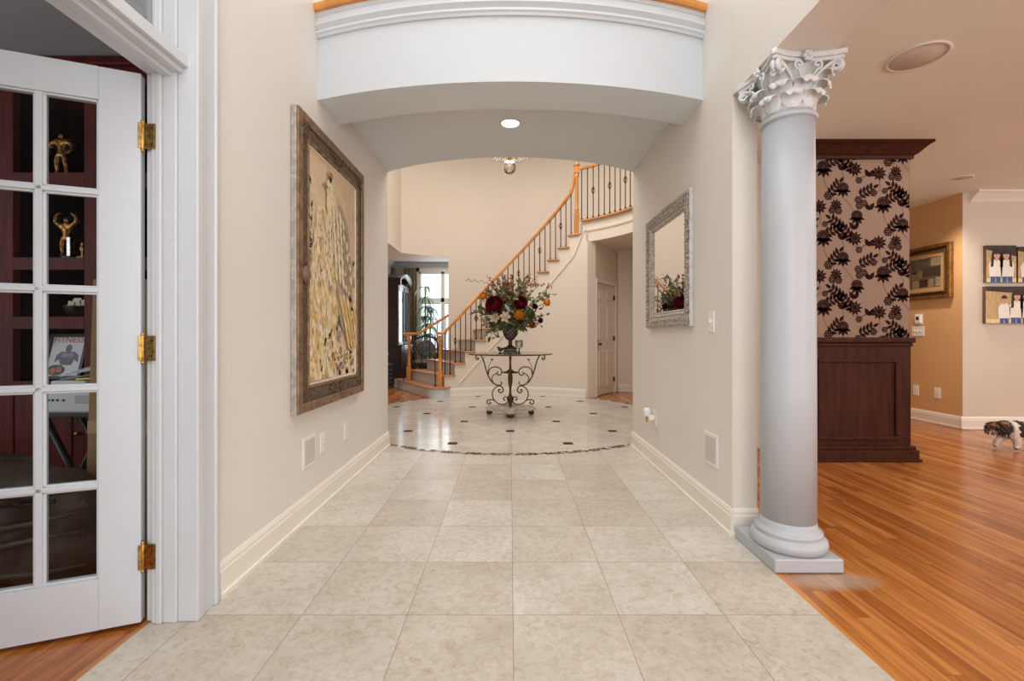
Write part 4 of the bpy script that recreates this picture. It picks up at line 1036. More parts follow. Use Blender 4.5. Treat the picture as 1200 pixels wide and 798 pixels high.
canvas(5.392,5.735,1.67,2.09,[(.105,.003,.285,True,.014),(.238,.003,.285,True,-.014)],'upper left photo canvas, two long-haired girls leaning heads together')
canvas(5.752,6.10,1.67,2.075,[(.10,.003,.26,False,0),(.24,.003,.28,True,0)],'upper right photo canvas, cut by the frame edge, on the taupe wall')
canvas(5.385,6.25,1.205,1.625,[(.21,.003,.25,False,0),(.345,.003,.285,True,.01),(.475,.003,.285,True,-.015),(.62,.003,.26,False,0)],'wide lower photo canvas of a group in white shirts on the taupe wall')

# wall plates
def plate_x(name,x,sg,y,z,w,h,label,cat,kind,group=None):
    t=thing(name,label,cat,(x,y,z),group); n=sg
    m=MB(); m.box(x,x+n*.006,y-w/2,y+w/2,z-h/2,z+h/2); m.build('cover_plate',PLAST,t,bevel=.002)
    if kind=='outlet':
        for q in (-1,1):
            m=MB(); m.box(x+n*.006,x+n*.009,y-.017,y+.017,z+q*.02-.014,z+q*.02+.014); s_=m.build('socket',PLAST,t,bevel=.002)
            m=MB()
            for yy in (-.006,.006): m.box(x+n*.009,x+n*.0094,y+yy-.0012,y+yy+.0012,z+q*.02-.003,z+q*.02+.007)
            m.build('slot',BLACK,s_)
    elif kind.startswith('switch'):
        k=int(kind[6:])
        for i in range(k):
            yy=y+(i-(k-1)/2)*.046
            m=MB(); m.box(x+n*.006,x+n*.018,yy-.006,yy+.006,z-.004,z+.014); m.build('toggle',PLAST,t,bevel=.002)
    elif kind=='speaker':
        m=MB(); m.box(x+n*.006,x+n*.008,y-w/2+.02,y+w/2-.02,z-h/2+.02,z+h/2-.02); m.build('grille',GRILL,t)
    elif kind=='stat':
        m=MB(); m.box(x+n*.006,x+n*.02,y-w/2+.015,y+w/2-.015,z-h/2+.015,z+h/2-.015); b_=m.build('body',PLAST,t,bevel=.003)
        m=MB(); m.box(x+n*.02,x+n*.021,y-.018,y+.018,z-.01,z+.03); m.build('screen',BLACK,b_)
    return t
plate_x('wall_speaker',-1.185,1,2.65,.385,.17,.18,'square white in-wall speaker low on the left wall','speaker','speaker')
plate_x('wall_outlet',-1.185,1,2.84,.39,.075,.125,'white outlet beside the square speaker plate on the left wall','outlet','outlet')
plate_x('wall_outlet',-1.185,1,3.24,.38,.075,.125,'white outlet farther along the left wall, near the baseboard end','outlet','outlet')
plate_x('light_switch',1.185,-1,2.65,1.145,.075,.125,'white light switch on the right wall between mirror and column','switch','switch1')
plate_x('wall_speaker',1.185,-1,2.655,.395,.18,.19,'square white in-wall speaker low on the right wall','speaker','speaker')
plate_x('wall_outlet',1.185,-1,3.68,.385,.075,.125,'white outlet holding the plugged-in night light, right wall','outlet','outlet')
t=thing('night_light','small white plug-in night light on the right wall','night light',(1.15,3.7,.40))
m=MB(); m.box(1.130,1.1755,3.665,3.705,.375,.415); m.build('plug_body',PLAST,t,bevel=.006)
m=MB(); m.lathe([(.016,0),(.026,.01),(.028,.05),(.02,.07),(.004,.072)],(1.125,3.71,.40),16); m.build('shade',mat('white shade',(240,240,244),.4,nz=(10,.01)),t)
m=MB(); m.tube([(1.125,3.71,.40),(1.125,3.71,.365)],[.012,.006],8); m.ell((1.125,3.71,.362),.008); m.build('bulb',BRASS,t)
plate_x('thermostat',5.16,-1,5.69,1.275,.11,.13,'white thermostat under the collage frame on the ochre wall','thermostat','stat')
plate_x('light_switch',5.16,-1,5.70,1.125,.17,.125,'white triple light switch below the thermostat on the ochre wall','switch','switch3')
plate_x('wall_outlet',5.16,-1,5.73,.375,.08,.13,'white outlet on the ochre wall, nearer the wainscoted pier','outlet','outlet')
plate_x('wall_outlet',5.16,-1,5.44,.375,.08,.13,'white outlet on the ochre wall, nearer the taupe corner','outlet','outlet')

# ceiling fittings
t=thing('ceiling_speaker','large round white speaker in the right room ceiling','speaker',(2.36,2.63,2.70))
sx_,sy_=2.385,2.64
m=MB(); m.lathe([(.148,0),(.150,-.008),(.135,-.012),(.130,-.004)],(sx_,sy_,2.70),48); m.build('bezel',mat('painted bezel',(226,218,208),.5,nz=(8,.02)),t)
m=MB(); m.lathe([(.132,-.006),(.131,-.008),(.004,-.008)],(sx_,sy_,2.70),48); m.build('grille',mat('painted mesh',(206,194,182),.7,nz=(300,.1),bump=(400,.3,.002)),t)
def downlight(x,y,z,r,on,label):
    t=thing('ceiling_light',label,'light',(x,y,z))
    m=MB(); m.lathe([(r,0),(r*1.02,-.004),(r*.86,-.008),(r*.80,0)],(x,y,z),40); m.build('trim_ring',mat('ring white',(236,230,222),.4,nz=(8,.01)),t)
    m=MB(); m.lathe([(r*.82,-.002),(r*.81,-.003),(.002,-.003)],(x,y,z),32); m.build('lens',mat('lit lens' if on else 'dim lens',(255,250,240) if on else (206,186,166),.5,nz=(8,.001),emit=((255,250,238),9) if on else None),t)
downlight(0,3.36,2.65,.078,True,'lit recessed ceiling light in the bridge soffit')
downlight(4.68,4.66,2.70,.085,False,'unlit recessed ceiling light above the taupe wall corner')

# ------------------------------------------------------------------ framed bird relief on the left wall
t=thing('framed_relief','large bronze framed relief of pale long-tailed birds on the left wall','picture',(-1.16,3.0,1.45))
FR=mat('weathered bronze frame',(150,120,94),.5,metal=.25,nz=(22,.3),col2=(108,82,62),bump=(40,.5,.004)); FR2=mat('dark embossed band',(122,98,78),.5,metal=.3,nz=(60,.6),col2=(76,60,48),bump=(70,.9,.006)); FRS=mat('frame side grey',(168,158,150),.6,metal=.2,nz=(30,.2))
y0,y1,z0,z1=2.425,3.517,.632,2.31
WX=-1.185
ring('frame_back',y0,y1,z0,z1,.05,WX+.001,WX+.034,FRS,t,.003)
ring('outer_frame',y0+.001,y1-.001,z0+.001,z1-.001,.055,WX+.034,WX+.046,FR,t,.006)
ring('inner_band',y0+.055,y1-.055,z0+.055,z1-.055,.075,WX+.001,WX+.036,FR2,t,.004)
ring('sight_edge',y0+.128,y1-.128,z0+.13,z1-.13,.016,WX+.001,WX+.042,FR,t,.004)
ring('liner',y0+.142,y1-.136,z0+.145,z1-.145,.012,WX+.001,WX+.030,mat('cream liner',(232,220,200),.5,nz=(20,.03)),t,.002)
def emboss(yc,zc,w,h,n):
    m=MB(); random.seed(int(yc*100+zc*10))
    for i in range(n):
        a=yc+random.uniform(-w,w); b=zc+random.uniform(-h,h)
        m.tube([(WX+.040,a+.016*(1-q/16)*math.cos(q*.7),b+.016*(1-q/16)*math.sin(q*.7)) for q in range(12)],.0045,5)
    m.build('corner_ornament',FR2,t)
for yc in (y0+.095,y1-.095):
    for zc in (z0+.095,z1-.095): emboss(yc,zc,.028,.04,10)
emboss((y0+y1)/2,z1-.095,.1,.022,14); emboss((y0+y1)/2,z0+.095,.1,.022,14)
m=MB(); k=(WX+.040,y0+.095,1.405)
m.lathe([(.045,0),(.042,.008),(.030,.012),(.022,.022),(.006,.028),(.001,.028)],(0,0,0),24); m.v=[(k[0]+c_,k[1]+a,k[2]+b*1.15) for a,b,c_ in m.v]; m.build('medallion',FR,t)
# art panel: ground, birds with overlapping feathers, peonies, rocks and leaves
ART=[mat('art ground',(220,192,160),.6,nz=(10,.08),bump=(60,.3,.003)),mat('feather cream',(230,210,172),.55,nz=(30,.1)),mat('feather ochre',(216,178,124),.55,nz=(30,.15)),mat('feather taupe',(172,150,130),.55,nz=(30,.2)),mat('leaf olive',(134,128,100),.6,nz=(20,.2)),mat('rock brown',(150,126,104),.6,nz=(20,.3)),mat('blossom',(240,222,190),.55,nz=(20,.05)),mat('feather amber',(226,186,122),.5,nz=(30,.12))]
m=MB(); m.box(WX+.001,WX+.022,y0+.145,y1-.14,z0+.15,z1-.15,0)
ay0,ay1,az0,az1=y0+.16,y1-.152,z0+.165,z1-.165; AW,AH=ay1-ay0,az1-az0
dr=Draw(m,(WX+.022,ay0,az0),(0,1,0),(0,0,1),(1,0,0),.0012)
def feather(a,b,L,w,rot,mi,l):
    dr.leaf(a,b,L,w,rot,mi,l)
random.seed(9)
def in_(a,b): return .01<a<AW-.01 and .01<b<AH-.01
dr.clip=(0,0,AW,AH)
# rocks and foliage
for i in range(240):
    a=random.uniform(AW*.05,AW); b=random.uniform(0,AH*.30 if a<AW*.45 else AH*.62)
    dr.ell(a,b,random.uniform(.014,.035),random.uniform(.012,.03),random.choice((4,5,3,3,6,1)),1+random.randint(0,1),random.uniform(0,3),7)
for i in range(40):
    b=AH*(.25+.62*random.random()); dr.leaf(.01+.05*random.random(),b,.05,.013,random.uniform(0,3),random.choice((4,3,1)),1)
# trailing tail: overlapping feathers from breast to lower left
for r in range(46):
    tt=r/45; bb=AH*(.0+.76*tt); ac=AW*(.22+.17*tt**1.2); wd=AW*(.20+.05*math.sin(PI*tt))
    for q in range(9):
        a=ac+wd*(q/4-1)+random.uniform(-.012,.012)
        dr.leaf(a,bb+.05,.085,.026,-PI/2+random.uniform(-.25,.25),random.choice((1,1,1,6,7,1,2)),3+(r*2+q)%5)
        if random.random()<.35: dr.leaf(a,bb+.03,.045,.006,-PI/2+random.uniform(-.2,.2),random.choice((7,2,3)),8)
# body and folded wing of the upper bird
dr.ell(AW*.52,AH*.70,.17,.20,1,8,-.5,22); dr.ell(AW*.66,AH*.67,.13,.25,3,9,.30,22)
for r in range(17):
    for q in range(6):
        a=AW*(.42+.075*q)+.06*(r/16); b=AH*(.85-.021*r)-.01*q*q
        dr.leaf(a,b,.075,.024,-PI/2+.25,(3 if q>2 else 1) if (r+q)%3 else (6 if q<3 else 1),10+(r*2+q)%5)
dr.ell(AW*.42,AH*.81,.085,.11,1,9,.3,18); dr.ell(AW*.37,AH*.89,.055,.06,1,10,0,16); dr.leaf(AW*.33,AH*.89,.07,.016,PI*.97,5,11)
for q in range(5): dr.leaf(AW*.38,AH*.92,.06,.008,1.0+.25*q,4,11); dr.ell(AW*.38+.06*math.cos(1+.25*q),AH*.92+.06*math.sin(1+.25*q),.013,.013,2,12,n=8)
dr.ell(AW*.36,AH*.895,.008,.008,5,13,n=8)
# second bird lower right
dr.ell(AW*.70,AH*.33,.11,.17,3,9,.35,20); dr.ell(AW*.60,AH*.42,.06,.09,3,10,.3,16)
for r in range(13):
    for q in range(5):
        dr.leaf(AW*(.58+.075*q)+.012*r,AH*(.41-.019*r),.085,.024,-PI/2+.5,random.choice((2,7,1,7)),11+(r+q)%4)
# blossoms
for (a,b,r) in ((AW*.32,AH*.16,.055),(AW*.5,AH*.10,.06),(AW*.80,AH*.52,.065),(AW*.88,AH*.15,.05),(AW*.20,AH*.06,.045),(AW*.86,AH*.60,.04),(AW*.42,AH*.20,.045),(AW*.78,AH*.09,.05)):
    for q in range(8): t_=q*PI/4; dr.ell(a+.55*r*math.cos(t_),b+.55*r*math.sin(t_),r*.45,r*.32,6 if q%2 else 7,6,t_,10)
    dr.ell(a,b,r*.35,r*.35,2,8,n=10)
m.build('relief_panel',ART,t,fix=False)

# ------------------------------------------------------------------ mirror on the right wall
t=thing('wall_mirror','rectangular mirror in an ornate silver frame on the right wall','mirror',(1.16,3.37,1.57))
SV=mat('ornate silver leaf',(206,196,188),.42,metal=.35,nz=(45,.4),col2=(150,138,130),bump=(55,.5,.006)); SV2=mat('silver bead',(196,188,180),.38,metal=.5,nz=(50,.3),bump=(90,.8,.006)); SVS=mat('mirror side silver',(196,194,194),.45,metal=.3,nz=(30,.1))
y0,y1,z0,z1=2.91,3.825,1.126,2.02; MX=1.185
def ringr(name,y0,y1,z0,z1,w,xw,mt,bev):
    m=MB(); x0,x1=MX-xw,MX-.001
    # mitred ring with sloped faces
    O=[(y0,z0),(y1,z0),(y1,z1),(y0,z1)]; I=[(y0+w,z0+w),(y1-w,z0+w),(y1-w,z1-w),(y0+w,z1-w)]
    Md=[((a+c_)/2,(b+d)/2) for (a,b),(c_,d) in zip(O,I)]
    vs=[(x1,*p) for p in O]+[(x0+.008,*p) for p in O]+[(x0,*p) for p in Md]+[(x0+.010,*p) for p in I]+[(x1,*p) for p in I]
    fs=[[L*4+k,L*4+(k+1)%4,(L+1)*4+(k+1)%4,(L+1)*4+k] for L in range(4) for k in range(4)]+[[16+k,16+(k+1)%4,(k+1)%4,k] for k in range(4)]
    m.add(vs,fs); return m.build(name,mt,t,bevel=bev)
ring('frame_back',y0,y1,z0,z1,.03,MX-.022,MX-.001,SVS,t,.002)
ringr('outer_molding',y0+.002,y1-.002,z0+.002,z1-.002,.075,.036,SV,.004)
ringr('inner_molding',y0+.075,y1-.075,z0+.075,z1-.075,.03,.026,SV2,.003)
ringr('bead_edge',y0+.103,y1-.103,z0+.103,z1-.103,.018,.018,SV2,.002)
# raised scroll ornament on the moulding
random.seed(2)
m=MB()
def orn(y,z):
    r=random.uniform(.010,.014); d=random.choice((-1,1)); p0=random.uniform(0,6)
    m.tube([(MX-.036,y+r*(1-q/12)*math.cos(p0+d*q*.75),z+r*(1-q/12)*math.sin(p0+d*q*.75)) for q in range(9)],.0042,5)
n=36
for i in range(n):
    yy=y0+.025+(y1-y0-.05)*i/(n-1); zz=z0+.025+(z1-z0-.05)*i/(n-1)
    for o_ in (.022,.05): orn(yy,z0+o_); orn(yy,z1-o_); orn(y0+o_,zz); orn(y1-o_,zz)
m.build('scroll_ornament',SV,t)
m=MB(); m.box(MX-.008,MX-.003,y0+.115,y1-.115,z0+.115,z1-.115); m.build('mirror_glass',MIRR,t)

# ------------------------------------------------------------------ foyer table
TZ=.828
t=thing('foyer_table','round glass-topped table on scrolled iron legs and stone base in the foyer','table',(0,CY,0))
m=MB(); m.lathe([(.56,0),(.568,.004),(.568,.010),(.56,.014)],(0,CY,TZ-.014),64); m.build('glass_top',GLASST,t)
m=MB(); m.tube([(.567*math.cos(a),CY+.567*math.sin(a),TZ-.007) for a in [2*PI*i/64 for i in range(65)]],.0075,6); m.build('edge_band',BRONZE,t)
m=MB(); m.lathe([(.03,.10),(.02,.14),(.045,.19),(.05,.22),(.02,.26),(.014,.34),(.028,.42),(.034,.5),(.026,.56),(.05,.575),(.05,.59),(.018,.61),(.013,.70),(.02,.80),(.03,.812)],(0,CY,0),16); m.build('pole',BRONZE,t)
m=MB(); m.tube([(.10*math.cos(a),CY+.10*math.sin(a),.568) for a in [2*PI*i/24 for i in range(25)]],.008,6); m.build('collar_ring',BRONZE,t)
S0=.001455
def cv(pts,sub=4):                       # smooth crop-space points to (r,z)
    q=[Vector(((x-375)*S0,.9903-S0*y,0)) for x,y in pts]; out=[]
    for i in range(len(q)-1):
        p0=q[max(i-1,0)];p1=q[i];p2=q[i+1];p3=q[min(i+2,len(q)-1)]
        for s_ in range(sub):
            u=s_/sub; out.append(.5*((2*p1)+(p2-p0)*u+(2*p0-5*p1+4*p2-p3)*u*u+(3*p1-p0-3*p2+p3)*u**3))
    out.append(q[-1]); return [(v.x,v.y) for v in out]
SCR=[([(683,152),(672,156),(674,168),(690,168),(698,152),(690,132),(672,124),(648,136),(622,190),(603,260),(582,320),(550,375),(510,405),(480,415),(455,425),(441,450),(450,474),(470,480),(485,464),(478,450),(466,456)],[.009]),
     ([(480,415),(520,438),(543,485),(528,545),(482,583),(430,588),(398,562),(398,532),(418,518),(438,532),(432,550),(418,546)],[.008]),
     ([(580,312),(572,265),(532,240),(482,246),(455,278),(464,310),(490,314),(500,296),(486,286)],[.008]),
     ([(535,385),(548,350),(534,316),(500,300)],[.007]),
     ([(510,404),(478,410),(456,396),(456,382),(466,380)],[.007]),
     ([(522,552),(560,545),(590,553),(592,578),(570,586),(558,572),(570,564)],[.008]),
     ([(585,300),(578,240),(548,182)],[.0035]),
     ([(455,290),(425,290),(405,290)],[.008])]
for k in range(4):
    a=k*PI/2; m=MB()
    for pts,r in SCR:
        m.tube([(rr*math.cos(a),CY+rr*math.sin(a),z) for rr,z in cv(pts)],r[0],7)
    # leaf bud
    b=[(548,182),(535,172),(532,158),(545,165),(558,160),(556,178)]
    m.add([((x-375)*S0*math.cos(a),CY+(x-375)*S0*math.sin(a),.9903-S0*y) for x,y in b],[list(range(6))])
    m.build('scroll_bracket',BRONZE,t,fix=False)
STN=mat('weathered pale stone',(216,204,188),.7,nz=(16,.2),bump=(25,.4,.006))
pl=[]
for i in range(96):
    a=2*PI*i/96; rr=.15+.19*abs(math.cos(2*a))**3; pl.append((rr*math.cos(a),CY+rr*math.sin(a)))
m=MB(); m.prism(pl,.066,.098); m.prism([(x*.93,CY+(y-CY)*.93) for x,y in pl],.098,.115); m.prism([(x*.93,CY+(y-CY)*.93) for x,y in pl],.05,.066); m.build('stone_base',STN,t,bevel=.006)
for k in range(4):
    a=k*PI/2; m=MB(); m.lathe([(.02,.0),(.036,.008),(.044,.026),(.034,.044),(.024,.052)],(.285*math.cos(a),CY+.285*math.sin(a),.0025),16); m.build('bun_foot',BRONZE,t)

# urn
VB=mat('antique dark urn metal',(72,62,54),.4,metal=.6,nz=(30,.4),bump=(30,.4,.004))
u=thing('urn_vase','dark lattice metal urn on a square foot on the glass table','vase',(0,CY,TZ))
m=MB(); m.box(-.10,.10,CY-.10,CY+.10,TZ+.001,TZ+.03); m.box(-.088,.088,CY-.088,CY+.088,TZ+.03,TZ+.065); m.box(-.095,.095,CY-.095,CY+.095,TZ+.065,TZ+.078); m.build('square_foot',VB,u,bevel=.006)
m=MB(); m.lathe([(.075,.078),(.06,.09),(.03,.11),(.022,.13),(.034,.145),(.022,.16),(.03,.175),(.05,.19)],(0,CY,TZ),24); m.build('stem',VB,u)
prof=[(.045,.188),(.07,.215),(.092,.26),(.110,.32),(.118,.37),(.128,.40)]
m=MB(); m.lathe([(r*.93,z) for r,z in prof],(0,CY,TZ),32,cap=False); m.build('liner',mat('grey urn liner',(128,118,108),.6,nz=(20,.2)),u)
m=MB()
def pr_at(z):
    for (r0,z0_),(r1,z1_) in zip(prof,prof[1:]):
        if z<=z1_: return r0+(r1-r0)*(z-z0_)/(z1_-z0_)
    return prof[-1][0]
for k in range(10):
    for sg in (-1,1):
        pts=[]
        for i in range(13):
            z=.19+.205*i/12; a=k*2*PI/10+sg*i/12*2.2; r=pr_at(z); pts.append((r*math.cos(a),CY+r*math.sin(a),TZ+z))
        m.tube(pts,.0055,5)
m.build('lattice',VB,u)
m=MB(); m.tube([(.13*math.cos(a),CY+.13*math.sin(a),TZ+.40) for a in [2*PI*i/32 for i in range(33)]],.009,7); m.build('rim',VB,u)

# glass candle jar and small dark ornament beside the urn foot
j=thing('candle_jar','small clear glass candle cup on a short stand right of the urn','candle holder',(.115,5.93,TZ))
m=MB(); m.lathe([(.03,0),(.032,.006),(.012,.012),(.009,.06),(.02,.07)],(.115,5.93,TZ+.001),20); m.build('stand',BRONZE,j)
m=MB(); m.lathe([(.018,.07),(.048,.08),(.052,.1),(.052,.18),(.050,.18),(.049,.1),(.003,.078)],(.115,5.93,TZ+.001),28); m.build('glass_cup',glass_mat('pale glass',(1,1,.98),.03),j)
m=MB(); m.lathe([(.03,.08),(.03,.125),(.004,.127)],(.115,5.93,TZ+.001),20); m.build('candle',mat('cream wax',(226,210,180),.5,nz=(10,.02)),j)
j=thing('bird_ornament','tiny dark metal bird ornament left of the urn foot','ornament',(-.125,5.96,TZ))
m=MB(); m.lathe([(.03,0),(.028,.012),(.008,.016),(.006,.03)],(-.13,5.95,TZ+.001),14); m.ell((-.13,5.95,TZ+.058),.036,.024,.026,14,10); m.ell((-.158,5.95,TZ+.083),.016,.014,.015,10,8); m.tube([(-.17,5.95,TZ+.083),(-.188,5.95,TZ+.08)],[.006,.001],6); m.tube([(-.10,5.95,TZ+.064),(-.068,5.95,TZ+.082)],[.014,.006],6)
m.build('bird_body',VB,j)

# ------------------------------------------------------------------ bouquet in the urn
random.seed(17)
GR=[mat('leaf deep green',(86,92,60),.5,nz=(20,.3)),mat('leaf olive green',(128,124,76),.5,nz=(20,.25)),mat('leaf russet',(136,84,58),.5,nz=(20,.3)),mat('leaf grey green',(142,146,116),.5,nz=(20,.2)),mat('twig brown',(92,70,50),.6,nz=(20,.2))]
bq=thing('flower_arrangement','large arrangement of burgundy peonies, orange roses and foliage in the urn','flowers',(0,CY,TZ+.40))
ORG=Vector((0,CY,TZ+.36))
def leaf3(m,p,d,L,w,mi):
    d=d.normalized(); sd=d.cross(Vector((random.uniform(-1,1),random.uniform(-1,1),random.uniform(-.3,1)))).normalized(); nn=sd.cross(d)
    m.add([p,p+d*L*.35+sd*w-nn*w*.3,p+d*L,p+d*L*.35-sd*w-nn*w*.3,p+d*L*.5],[(0,1,4),(1,2,4),(2,3,4),(3,0,4)],mi,True)
def stem(tip,kind,nl,name='leafy_stem',bend=.1,droop=0):
    tip=Vector(tip); m=MB(); p0=ORG+Vector((random.uniform(-.07,.07),random.uniform(-.07,.07),0))
    c1=p0+(tip-p0)*.5+Vector((random.uniform(-bend,bend),random.uniform(-bend,bend),random.uniform(0,bend)+droop))
    pts=[]
    for i in range(11):
        u_=i/10; pts.append(p0*(1-u_)**2+c1*(2*u_*(1-u_))+tip*u_*u_)
    m.tube(pts,[.0045-.003*i/10 for i in range(11)],5,4)
    for k in range(nl):
        u_=.22+.78*(k/max(1,nl-1)); i=min(9,int(u_*10)); f=u_*10-i; p=pts[i].lerp(pts[min(10,i+1)],f); tg=(pts[min(10,i+1)]-pts[i]).normalized()
        rd=Vector((random.gauss(0,1),random.gauss(0,1),random.gauss(0,1))).normalized()
        d=(tg*.6+rd).normalized()
        if kind==0: leaf3(m,p,d,random.uniform(.07,.115),random.uniform(.020,.030),0 if random.random()<.7 else 1)
        elif kind==1: leaf3(m,p,d,random.uniform(.045,.075),random.uniform(.015,.023),1 if random.random()<.6 else 3)
        elif kind==2: leaf3(m,p,d,random.uniform(.04,.07),random.uniform(.013,.020),2 if random.random()<.75 else 1)
        else: leaf3(m,p,d,random.uniform(.055,.085),random.uniform(.02,.03),3 if random.random()<.5 else 0)
    return m.build(name,GR,bq,fix=False)
px2m=.01161
def at(u_,v_,dy=0): s_=(CY+dy)/528; return Vector(((u_-598)*s_,CY+dy,1.06-(v_-394)*s_))
# core fill
for i in range(66):
    a=random.uniform(0,2*PI); r=random.uniform(.12,.38); stem((r*math.cos(a)*.95,CY+r*math.sin(a),random.uniform(1.22,1.66)),random.choice((0,0,0,1,2,3)),20)
# airy russet crown
for i in range(52):
    a=random.uniform(0,2*PI); r=random.uniform(.02,.34); stem((-.01+r*math.cos(a)*1.1,CY+r*math.sin(a),random.uniform(1.55,1.90)),random.choice((2,2,1,2)),24)
# silhouette stems placed as in the bouquet
for (u_,v_,k,n,dy,dr_) in ((578,329,2,18,0,.0),(572,336,1,16,-.1,0),(585,327,2,18,.1,0),(600,322,2,20,0,0),(608,326,1,18,-.1,0),(622,322,1,18,0,0),(628,330,2,18,.1,0),(636,332,1,14,0,.05),(646,334,3,12,-.05,.1),(650,345,3,14,0,.15),(640,346,3,12,.1,.05),
        (560,372,3,12,-.1,.05),(563,368,0,12,0,.05),(567,380,2,12,-.15,.05),(575,394,0,14,-.2,.12),(578,388,0,14,-.15,.12),(569,384,2,10,.1,.05),(630,376,0,12,-.1,.05),(640,368,3,10,0,.05),(628,384,2,12,-.15,.05),(612,384,0,12,-.22,.06),(590,384,0,12,-.22,.06),(560,350,1,12,0,.05),(636,360,2,14,0,.03),(606,388,1,8,-.2,.05),(562,362,0,16,-.1,.05),(565,375,3,16,-.2,.06),(572,391,0,16,-.22,.10),(580,396,3,12,-.24,.14),(555,366,0,12,.1,.06),(584,380,0,16,-.3,.05),(615,384,0,16,-.28,.06),(627,372,0,16,-.3,.04),(634,381,2,14,-.22,.05),(618,375,1,16,-.3,.04),(600,378,0,16,-.32,.03),(571,361,2,16,-.25,.04),(588,348,1,18,-.25,.02),(602,345,0,18,-.25,.02),(617,342,2,18,-.2,.02),(632,347,1,16,-.15,.03)):
    stem(at(u_,v_,dy),k,n,droop=dr_)
def petal(m,c,ax,az,tilt,L,w,mi,cup=.35):
    ax=ax.normalized(); s_=ax.orthogonal().normalized(); s_=Matrix.Rotation(az,3,ax)@s_; up=ax*math.cos(tilt)+s_*math.sin(tilt); sd=ax.cross(s_).normalized(); nn=up.cross(sd)
    rows=[]
    for i in range(5):
        u_=i/4; ww=w*math.sin(PI*(.12+.70*u_))
        row=[]
        for k in (-1,-.5,0,.5,1):
            p=c+up*(L*u_)+sd*(ww*k)+nn*(-L*cup*math.sin(PI*u_*.9)-0)+nn*(w*.35*k*k)
            row.append(p)
        rows.append(row)
    m.grid(rows,mi)
def bloom(c,ax,r,mats,layers,label,name='flower'):
    m=MB(); ax=Vector(ax).normalized(); c=Vector(c)
    for (n,tilt,L,w,mi) in layers:
        for k in range(n): petal(m,c-ax*r*.25,ax,2*PI*(k+random.uniform(-.15,.15))/n+tilt*3,tilt+random.uniform(-.06,.06),r*L,r*w,mi)
    m.ell(tuple(c),r*.28,m=1)
    st_=c-ax*r*.4; m.tube([st_,st_.lerp(ORG,.4)+Vector((0,0,.03)),ORG],[.006,.005,.005],5,2)
    m.tube([c-ax*r*.5,c-ax*r*.2],[.006,r*.3],8,2)
    o=m.build(name,mats,bq,fix=False); o['label']=label; return o
BUR=[mat('burgundy petal',(112,18,32),.5,nz=(14,.3)),mat('burgundy heart',(66,8,18),.5,nz=(14,.2)),GR[0]]
ORN=[mat('orange petal',(240,158,40),.5,nz=(14,.12)),mat('orange heart',(210,110,20),.5,nz=(14,.1)),GR[0]]
CRM=[mat('cream petal',(226,206,180),.5,nz=(14,.08)),mat('cream heart',(200,186,120),.5,nz=(14,.1)),GR[0]]
RST=[mat('rust petal',(176,96,44),.5,nz=(14,.2)),mat('rust heart',(110,50,26),.5,nz=(14,.2)),GR[0]]
GRN=[mat('green petal',(112,128,74),.5,nz=(14,.2)),mat('green heart',(84,112,48),.5,nz=(14,.2)),GR[0]]
DRK=[mat('maroon petal',(86,20,30),.5,nz=(14,.3)),mat('maroon heart',(50,10,16),.5,nz=(14,.2)),GR[0]]
PEO=[(9,1.35,1.0,.45,0),(9,1.0,.98,.42,0),(8,.7,.92,.38,0),(7,.4,.85,.32,0),(5,.15,.75,.26,1)]
ROS=[(6,1.2,.95,.5,0),(6,.85,.95,.48,0),(5,.5,.92,.42,0),(4,.2,.85,.36,0)]
LIL=[(6,1.1,1.2,.34,0),(4,.5,.8,.2,0)]
bloom(at(578.5,357,-.30),(-.35,-1,.3),.125,BUR,PEO,'large burgundy peony on the left')
bloom(at(610.5,354.5,-.28),(.2,-1,.45),.095,BUR,PEO,'smaller burgundy peony right of centre')
bloom(at(566.3,347,-.1),(-.7,-.7,.4),.062,ORN,ROS,'orange rose at the upper left')
bloom(at(608.2,369,-.34),(.1,-1,.1),.070,ORN,ROS,'orange rose low in the centre')
bloom(at(640.7,354,-.1),(.8,-.7,.3),.066,ORN,ROS,'orange rose at the far right')
bloom(at(623.7,380.5,-.25),(.4,-1,-.3),.054,RST,ROS,'rust rose at the lower right')
bloom(at(579.5,371.5,-.30),(-.3,-1,-.1),.07,CRM,LIL,'cream lily at the lower left')
bloom(at(592,371,-.36),(0,-1,0),.065,CRM,LIL,'cream lily below the centre')
bloom(at(622,367.5,-.3),(.3,-1,.2),.062,GRN,PEO,'green bloom right of the orange rose')
bloom(at(633.5,375.5,-.2),(.6,-1,-.1),.040,DRK,PEO,'maroon bloom at the right edge')
bloom(at(627,359,-.22),(.4,-1,.3),.042,DRK,PEO,'maroon bloom above the green one')
m=MB(); c0=at(594.5,361,-.4); m.grid([[c0+Vector((-.035,0,.045)),c0+Vector((-.02,-.01,.05)),c0+Vector((-.01,0,.04))],[c0+Vector((-.02,0,-.0)),c0+Vector((0,-.012,.01)),c0+Vector((.02,0,.015))],[c0+Vector((.02,0,-.05)),c0+Vector((.03,-.01,-.045)),c0+Vector((.04,0,-.04))]]); m.build('broad_leaf',mat('silver green leaf',(150,166,150),.45,nz=(16,.15)),bq,fix=False)
# curly twig reaching left
pts=[ORG,at(590,350,0),at(575,335,-.05)]
for i in range(22):
    pts.append(at(570-i*1.15,330.5+1.6*math.sin(i*.95)-.12*i,-.05))
m=MB(); m.tube(pts,.0035,5); m.build('curly_twig',GR[4],bq)
m=MB(); m.tube([ORG,at(612,345,0),at(622,332,0)]+[at(622+i*.6,331-i*.5+1.2*math.sin(i*.9),0) for i in range(14)],.003,5); m.build('curly_twig',GR[4],bq)

